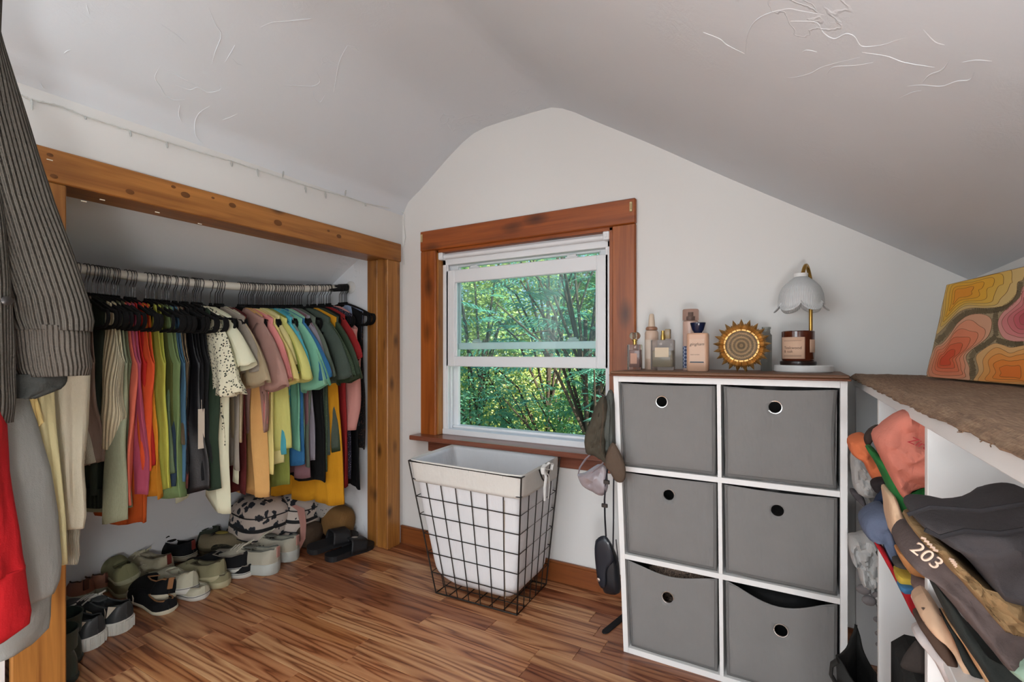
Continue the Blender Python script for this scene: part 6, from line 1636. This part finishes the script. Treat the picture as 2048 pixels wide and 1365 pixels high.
# ------------------------------------------------------------------ clothes crammed into the right shelf
def shelf_clothes():
    def item(name, lab, y, th, pts, mat, wr=.006, cat='clothes', wf=20, extra=None, flat=.36):
        P = [on(px, py, y=y) for px, py in pts]; c = sum(P, Vector())/len(P); c.z = min(p.z for p in P)
        r = thing(name, c, lab, cat); b = MB(); b.pillow(P, (0, -1, 0), th, 14, wr*1.7, y*31, flatness=flat, wf=wf*1.6); b.build('cloth', mat, r)
        return r
    k_ = cloth
    pk = item('folded_t_shirt', 'salmon pink shirt with script lettering crumpled at the top of the middle shelf', 1.06, .13, [(1745, 872), (1768, 846), (1800, 822), (1832, 820), (1862, 838), (1885, 900), (1885, 955), (1852, 965), (1828, 976), (1806, 990), (1795, 983), (1775, 948), (1757, 908)], k_('salmon_tee', C('#cf7e6c'), .12, heather=0), .010)
    text_part('script_print', 'Ziro', .016, Matrix.Translation(on(1838, 888, y=.984)) @ Matrix.Rotation(radians(25), 4, 'Y') @ Matrix.Rotation(pi/2, 4, 'X'), plain('print_red', C('#b8333a'), .7), pk, shear=.3)
    item('folded_t_shirt', 'orange top folded over the edge beside the dark trim', 1.30, .10, [(1694, 879), (1712, 868), (1732, 871), (1746, 905), (1768, 945), (1756, 961), (1741, 954), (1724, 921), (1702, 906)], k_('orange_tee', C('#cd7048'), .12), .008)
    item('belt_strip', 'dark brown band tucked beside the salmon pink shirt', 1.16, .03, [(1728, 872), (1738, 858), (1757, 850), (1752, 868), (1742, 886), (1735, 893), (1729, 885)], k_('dark_brown', C('#3d302a')), .003)
    item('folded_shirt', 'kelly green shirt folded under the salmon pink one', 1.10, .12, [(1732, 896), (1752, 902), (1790, 972), (1830, 968), (1880, 950), (1885, 1012), (1850, 1018), (1818, 1036), (1803, 1033), (1780, 990), (1755, 934)], k_('kelly_green', C('#2b7038'), .15), .008)
    item('sock_roll', 'small black rolled garment between orange and cream ones', 1.24, .05, [(1741, 966), (1755, 957), (1770, 956), (1774, 972), (1760, 985), (1748, 982)], k_('roll_black', C('#2b2526')), .003)
    item('folded_shirt', 'navy sleeve hanging between the black roll and the blue garment', 1.22, .04, [(1746, 1012), (1754, 992), (1762, 978), (1773, 980), (1773, 996), (1762, 1014)], k_('navy_sl', C('#27324a')), .003)
    item('folded_shirt', 'cream fleece garment spilling beside the green shirt', 1.08, .12, [(1768, 977), (1784, 982), (1800, 1020), (1820, 1046), (1806, 1060), (1781, 1064), (1773, 1036), (1769, 1002)], k_('cream_spill', C('#d2b192'), .1), .006)
    item('folded_shirt', 'slate blue garment bulging from the middle shelf', 1.15, .12, [(1717, 1038), (1733, 1016), (1765, 1010), (1777, 1040), (1792, 1088), (1808, 1120), (1792, 1132), (1774, 1112), (1754, 1068), (1729, 1064)], k_('slate_blue', C('#5b6479'), .12), .006)
    item('folded_shirt', 'red piped garment edge below the slate blue one', 1.10, .06, [(1746, 1080), (1762, 1090), (1780, 1120), (1800, 1160), (1850, 1178), (1838, 1222), (1826, 1230), (1804, 1188), (1783, 1146), (1762, 1108)], k_('scarlet', C('#a91f26'), .12), .004)
    item('folded_shirt', 'grey knit folded above the yellow cloth', 1.04, .05, [(1786, 1122), (1805, 1122), (1832, 1142), (1820, 1148), (1795, 1142)], k_('grey_knit', C('#4a4541')), .003)
    item('folded_shirt', 'yellow cloth folded in the middle shelf', 1.02, .06, [(1788, 1137), (1815, 1141), (1850, 1146), (1852, 1160), (1822, 1166), (1795, 1161)], k_('yellow_cl', C('#b59a3c'), .12), .004)
    item('folded_shirt', 'blue cloth strip under the yellow one', 1.00, .05, [(1795, 1163), (1830, 1165), (1848, 1168), (1835, 1178), (1803, 1180)], k_('blue_strip', C('#3d6c93')), .003)
    item('folded_trousers', 'tan suede trousers edge beside the numbered sweatshirt', .985, .06, [(1790, 1098), (1805, 1100), (1838, 1122), (1866, 1150), (1850, 1154), (1815, 1140)], k_('suede_tan', C('#b07a4c'), .15), .004)
    item('beanie', 'taupe mottled knit below the yellow cloth', .985, .06, [(1822, 1160), (1850, 1152), (1872, 1165), (1876, 1195), (1850, 1192), (1828, 1178)], k_('mottled', C('#75605a'), .3), .005)
    # near shelf
    item('folded_shirt', 'cream shirt with black stripes in the near shelf', .86, .10, [(1828, 1205), (1838, 1192), (1856, 1190), (1884, 1228), (1900, 1262), (1940, 1330), (1930, 1350), (1898, 1290), (1866, 1248), (1838, 1225)], speckled('cream_stripe', C('#c6a284'), C('#4c3a30'), 60, .12), .005)
    item('folded_shirt', 'brown plaid garment below the striped cream shirt', .87, .08, [(1830, 1238), (1845, 1232), (1872, 1250), (1896, 1290), (1950, 1372), (1930, 1375), (1885, 1310), (1852, 1270)], k_('brown_plaid', C('#4d3b31'), .3), .005)
    item('folded_shirt', 'pale grey-blue shirt hanging lowest from the near shelf', .88, .06, [(1824, 1262), (1842, 1252), (1862, 1276), (1900, 1325), (1930, 1380), (1900, 1380), (1862, 1310)], k_('palegrey', C('#b7aca8'), .08), .005)
    item('folded_trousers', 'black trousers hanging diagonally from the near shelf', .80, .09, [(1855, 1150), (1872, 1158), (1905, 1210), (1960, 1280), (2060, 1345), (2060, 1400), (2000, 1390), (1945, 1310), (1895, 1235)], k_('trouser_black', C('#2b2d2a'), .15), .005)
    item('folded_shirt', 'peach cloth between the black trousers and the striped shirt', .83, .08, [(1886, 1228), (1910, 1246), (1960, 1302), (2050, 1390), (2000, 1400), (1950, 1330), (1915, 1270)], k_('peach_cl', C('#c8996f'), .1), .004)
    item('folded_trousers', 'second black garment below the peach cloth', .85, .07, [(1878, 1222), (1895, 1235), (1935, 1300), (1985, 1380), (1960, 1385), (1915, 1310), (1888, 1255)], k_('trouser_black2', C('#252826'), .15), .005)
    sw = item('sweatshirt', 'dusky brown-grey sweatshirt with pale numerals in the near shelf', .74, .14, [(1790, 1075), (1808, 1055), (1842, 1052), (1890, 1085), (1960, 1165), (2020, 1225), (2070, 1240), (2070, 1310), (2000, 1305), (1958, 1262), (1915, 1212), (1868, 1160), (1825, 1112), (1796, 1094)], k_('dusk_fleece', C('#544845'), .1, heather=.05), .007)
    num = plain('print_cream', C('#cdb19c'), .7)
    text_part('number_print', '203', .0185, Matrix.Translation(on(1853, 1113, y=.652)) @ Matrix.Rotation(radians(38), 4, 'Y') @ Matrix.Rotation(pi/2, 4, 'X'), num, sw, ext=.0012)
    b = MB()
    for i in range(5):
        for (ax, ay), (bx, by) in ((((1842+i*6, 1076+i*6), (1852+i*6, 1079+i*6))), ((1898+i*3, 1118+i*4), (1908+i*3, 1122+i*4))): b.tube([on(ax, ay, y=.652), on(bx, by, y=.652)], .0012, 4)
    b.build('lettering_strokes', num, sw)
    item('fur_throw', 'tan shaggy fur collar between the jeans and the sweatshirt', .72, .12, [(1812, 1040), (1835, 1038), (1880, 1075), (1930, 1125), (1990, 1165), (2070, 1175), (2070, 1245), (2000, 1238), (1940, 1180), (1888, 1120), (1838, 1072)], cloth('tan_fur', C('#8a6e4c'), .3, 180, 1.0), .010, wf=40)
    jn = item('folded_jeans', 'dark charcoal jeans folded on top of the near shelf pile', .72, .16, [(1814, 1018), (1830, 1007), (1900, 1010), (1980, 1001), (2080, 992), (2080, 1180), (1990, 1174), (1962, 1152), (1930, 1112), (1888, 1072), (1846, 1046)], k_('jean_char', C('#403c3d'), .12, 900, .4), .008, 'jeans')
    b = MB(); b.tube([on(px, py, y=.632) for px, py in ((1850, 1060), (1880, 1075), (1930, 1062), (2000, 1068), (2048, 1060))], .0025, 6); b.tube([on(px, py, y=.634) for px, py in ((1815, 1030), (1860, 1015), (1960, 1022), (2048, 1008))], .0022, 6); b.build('seam', k_('jean_seam', C('#2b292b')), jn)
    item('folded_t_shirt', 'mint green garment under the sweatshirt at the right edge', .70, .08, [(1990, 1300), (2070, 1290), (2080, 1350), (2035, 1340)], k_('mint_cl', C('#8fa591'), .1), .004)
    # far shelf
    item('knit_hat', 'white plush toy garment stuffed in the far shelf', 1.62, .12, [(1702, 905), (1725, 915), (1748, 945), (1752, 990), (1740, 992), (1712, 985), (1703, 950)], k_('plush_white', C('#b9b7b4'), .08, 300, .6), .009, wf=30)
    item('slipper_shoe', 'dark grey shoe with a red edge wedged in the far shelf', 1.60, .05, [(1699, 982), (1706, 978), (1724, 990), (1734, 1015), (1729, 1014), (1712, 1000)], k_('shoe_grey', C('#4f4a4c'), .15), .003, 'shoe')
    item('frilly_scarf', 'pale grey frilly fabric tumbling from the far shelf', 1.55, .12, [(1697, 1075), (1720, 1068), (1742, 1070), (1760, 1110), (1758, 1160), (1755, 1190), (1740, 1180), (1722, 1165), (1712, 1130), (1700, 1110)], k_('frill_grey', C('#b4b2af'), .08, 300, .6), .012, wf=34)
    r = thing('flower_garland', on(1742, 1195, y=1.56), 'grey felt flower garland hanging in the far lower shelf', 'garland')
    for px, py, s_ in ((1727, 1180, .012), (1738, 1202, .012), (1757, 1192, .010), (1755, 1240, .007), (1757, 1268, .006), (1757, 1290, .005)):
        q = on(px, py, y=1.5); b = MB(); b.lathe([(s_*sin(pi*i/8), s_*cos(pi*i/8)) for i in range(9)], q, 12, sx=1.3, sy=.8)
        b.build('flower', k_('felt_grey', C('#6b6666'), .1), r)
    MB().tube([on(px, py, y=1.5) for px, py in ((1735, 1165), (1742, 1190), (1755, 1215), (1756, 1290))], .0015, 5).build('thread', k_('felt_grey', C('#6b6666')), r)
shelf_clothes()
def totes():
    bk = cloth('bag_black', C('#232220'), .15, 500, .4)
    # open tote
    r = thing('tote_bag', (.075, 1.16, 0), 'black open-topped tote bag standing on the floor by the right shelf', 'bag')
    top = [on(1712, 1250, y=1.20), on(1674, 1312, y=1.02), on(1768, 1402, y=.985), on(1750, 1345, y=1.16)]
    cxy = sum(top, Vector())/4
    bot = [Vector((cxy.x+(p.x-cxy.x)*.8, cxy.y+(p.y-cxy.y)*.9, .002)) for p in top]
    b = MB()
    def f(u, v):
        q = u*4; i = int(q) % 4; t_ = q-int(q); t_ = t_*t_*(3-2*t_)*.35+t_*.65
        lo_, hi_ = bot[i].lerp(bot[(i+1) % 4], t_), top[i].lerp(top[(i+1) % 4], t_)
        p = lo_.lerp(hi_, v); sagq = .018*sin(pi*t_)*v**3
        return p+Vector((.003*nz(u*16, v*5), .003*nz(u*16, v*5, 4), -sagq))
    b.grid(f, 64, 14, closeu=True); b.add(bot, [(0, 1, 2, 3)])
    solid(b.build('body', bk, r), .005)
    P = [on(px, py, y=1.0) for px, py in ((1676, 1322), (1664, 1330), (1662, 1350), (1672, 1368), (1700, 1385))]
    b = MB(); b.tube(P, .009, 8, flat=.35); b.build('strap', bk, r)
    # boxy bag in the lower middle shelf
    r = thing('satchel', (.25, 1.08, 0), 'black boxy bag with a folded flap in the lower middle shelf', 'bag')
    MB().box(.150, .40, .985, 1.20, .001, .47, .02).build('body', bk, r)
    MB().box(.146, .40, .975, 1.12, .36, .485, .012).build('flap', cloth('flap_black', C('#292826'), .12), r)
    b = MB(); b.pillow([on(px, py, y=.97) for px, py in ((1800, 1330), (1826, 1288), (1836, 1284), (1862, 1300), (1870, 1345), (1830, 1345))], (0, -1, 0), .02, 5, .001); b.build('side_flap', cloth('flap_brown', C('#332d2a'), .12), r)
totes()
# ------------------------------------------------------------------ outdoors
def outdoors():
    o = MB().box(-40, 30, 2.3, 45, -2.9, -2.8).build('ground', cloth('lawn', C('#4a6a2c'), .3, 60, .5), sm=False); o['kind'] = 'structure'
    def leaf_mat(name, c, c2, tr=.35):
        t = NT(name); nt = t.t; nt.nodes.remove(t.b)
        co = t.coord(); n_ = t.noise(co, 2.2, 3)
        oi = t.noise(co, 14, 2)
        colr = t.mix(t.math('MULTIPLY_ADD', t.math('ADD', n_, oi), .9, -.4), c, c2)
        d = t.n('BsdfDiffuse'); t.l(colr, d.inputs[0]); tl = t.n('BsdfTranslucent'); t.l(colr, tl.inputs[0])
        g = t.n('BsdfGlossy'); g.inputs['Roughness'].default_value = .45
        m = t.n('MixShader'); m.inputs[0].default_value = tr; t.l(d.outputs[0], m.inputs[1]); t.l(tl.outputs[0], m.inputs[2])
        m2 = t.n('MixShader'); m2.inputs[0].default_value = .06; t.l(m.outputs[0], m2.inputs[1]); t.l(g.outputs[0], m2.inputs[2])
        t.l(m2.outputs[0], nt.nodes['Material Output'].inputs[0]); return t.m
    bark = cloth('bark', C('#4a4038'), .25, 80, .8)
    def frond(b, rnd, base, d, L, n=9, lw=.055):
        d = d.normalized(); side = d.cross(Vector((0, 0, 1)))
        side = side.normalized() if side.length > .05 else Vector((1, 0, 0))
        upv = side.cross(d).normalized(); side = (side*cos(.0)+upv*rnd.uniform(-.5, .5)).normalized()
        V = []; F_ = []
        for i in range(n):
            t = (i+.6)/n; c = base+d*(L*t)+Vector((0, 0, -.28*L*t*t)); ll = L*.34*sin(pi*min(1, .22+.72*t))
            for sg in (1, -1):
                tip = c+side*(sg*ll)+d*(ll*.35)+Vector((0, 0, -.30*ll)); mid = c.lerp(tip, .45); wv = d*(lw*L)
                k_ = len(V); V += [c, mid+wv*.5, tip, mid-wv*.5]; F_.append((k_, k_+1, k_+2, k_+3))
        k_ = len(V); e = base+d*L+Vector((0, 0, -.28*L)); V += [base+upv*.003, e, base-upv*.003]; F_.append((k_, k_+1, k_+2))
        b.add(V, F_)
    def sumac(loc, h, sprd, nb, nf, L, seed, mat, label, zmin=.3, lean=(0, 0)):
        rnd = random.Random(seed); loc = Vector(loc)
        r = thing('tree', loc, label, 'tree'); br = MB(); lf = MB()
        trunk = [loc+Vector((lean[0]*t*t+.1*sin(t*4+seed), lean[1]*t*t, h*.62*t)) for t in [i/8 for i in range(9)]]
        br.tube(trunk, [.045*(1-.6*i/8) for i in range(9)], 8)
        for i in range(nb):
            t = rnd.uniform(zmin, 1); p = trunk[min(8, int(t*8))]; a = rnd.uniform(0, 2*pi)
            e = p+Vector((cos(a)*sprd*rnd.uniform(.4, 1), sin(a)*sprd*rnd.uniform(.4, 1), h*rnd.uniform(.02, .36)))
            mid = p.lerp(e, .5)+Vector((0, 0, .12*h*.3)); br.tube([p, mid, e], [.016, .011, .005], 6)
            for k_ in range(nf):
                q = p.lerp(e, rnd.uniform(.35, 1))+Vector((rnd.uniform(-.15, .15), rnd.uniform(-.15, .15), rnd.uniform(-.1, .15)))
                fa = rnd.uniform(0, 2*pi); frond(lf, rnd, q, Vector((cos(fa), sin(fa), rnd.uniform(-.25, .45))), L*rnd.uniform(.7, 1.25))
        br.build('branches', bark, r); lf.build('foliage', mat, r, sm=False, kind='stuff')
    def bush(loc, rx, ry, rz_, n, sz, seed, mat, label, name='shrub', core=None):
        rnd = random.Random(seed); loc = Vector(loc); r = thing(name, loc, label, 'shrub' if name == 'shrub' else 'tree'); lf = MB(); V = []; F_ = []
        for i in range(n):
            u = rnd.uniform(-1, 1); a = rnd.uniform(0, 2*pi); q = sqrt(1-u*u); rad = rnd.uniform(.72, 1.0)
            d = Vector((q*cos(a), q*sin(a), u)); bump = 1+.28*nz(d.x*2.4+seed, d.y*2.4, d.z*2.4)+.14*nz(d.x*6, d.y*6+seed, d.z*6)
            c = loc+Vector((d.x*rx, d.y*ry, d.z*rz_+rz_))*1.0*1; c = loc+Vector((0, 0, rz_))+Vector((d.x*rx, d.y*ry, d.z*rz_))*rad*bump
            t = Vector((rnd.uniform(-1, 1), rnd.uniform(-1, 1), rnd.uniform(-.8, .3))).normalized(); w_ = t.cross(d+Vector((.1, .2, .3))).normalized(); s_ = sz*rnd.uniform(.6, 1.3)
            k_ = len(V); V += [c, c+t*s_*.5+w_*s_*.28, c+t*s_, c+t*s_*.5-w_*s_*.28]; F_.append((k_, k_+1, k_+2, k_+3))
        lf.add(V, F_).build('foliage', mat, r, sm=False, kind='stuff')
        br = MB()
        for i in range(6):
            a = rnd.uniform(0, 2*pi); e = loc+Vector((cos(a)*rx*.6, sin(a)*ry*.6, rz_*rnd.uniform(.9, 1.6))); br.tube([loc, loc.lerp(e, .5)+Vector((.05, 0, .05)), e], [.05, .03, .01], 6)
        br.build('branches', bark, r)
    teal = leaf_mat('leaf_teal', C('#3d8371'), C('#7dbcaa'))
    green = leaf_mat('leaf_green', C('#529660'), C('#a2c47c'))
    yell = leaf_mat('leaf_sunlit', C('#93b04e'), C('#e0e09a'), .5)  # sunlight on the leaves is put into this pale yellow colour
    dark = leaf_mat('leaf_dark', C('#478a72'), C('#86b890'))
    G = -2.8
    # ray through the window centre runs towards (-.47, .88)
    sumac((-1.50, 4.0, G), 6.6, .95, 40, 9, .34, 1, teal, 'blue-green sumac with feathery fronds close to the right of the window', .5)
    sumac((-2.35, 5.0, G), 6.8, 1.0, 36, 8, .34, 2, teal, 'sumac behind the window centre with drooping feathery fronds', .45)
    sumac((-3.3, 4.9, G), 6.4, .8, 26, 8, .30, 3, green, 'green sumac filling the left side of the window view', .45)
    bush((-3.0, 4.3, G), .8, .6, 2.0, 11000, .055, 4, dark, 'dense dark ivy-like bush in the lower left of the window view')
    bush((-1.75, 4.3, G), .65, .5, 1.9, 9000, .055, 5, green, 'mid green bush in the lower right of the window view')
    bush((-2.75, 5.3, G), .9, .6, 1.95, 9000, .06, 6, yell, 'sunlit yellow-green bush low in the middle of the window view')
    bush((-4.4, 8.2, G), 2.0, 1.2, 3.1, 30000, .085, 7, yell, 'tall sunlit tree glowing yellow far behind the sumacs', 'tree')
    bush((-2.2, 8.4, G), 2.0, 1.2, 3.2, 30000, .085, 8, green, 'tall leafy green tree far behind the sumacs', 'tree')
    bush((-6.8, 9.0, G), 2.0, 1.4, 3.3, 12000, .12, 9, green, 'broad green tree far to the left beyond the garden', 'tree')
    bush((.2, 8.6, G), 2.0, 1.4, 3.3, 12000, .12, 10, dark, 'broad dark green tree far to the right beyond the garden', 'tree')
outdoors()
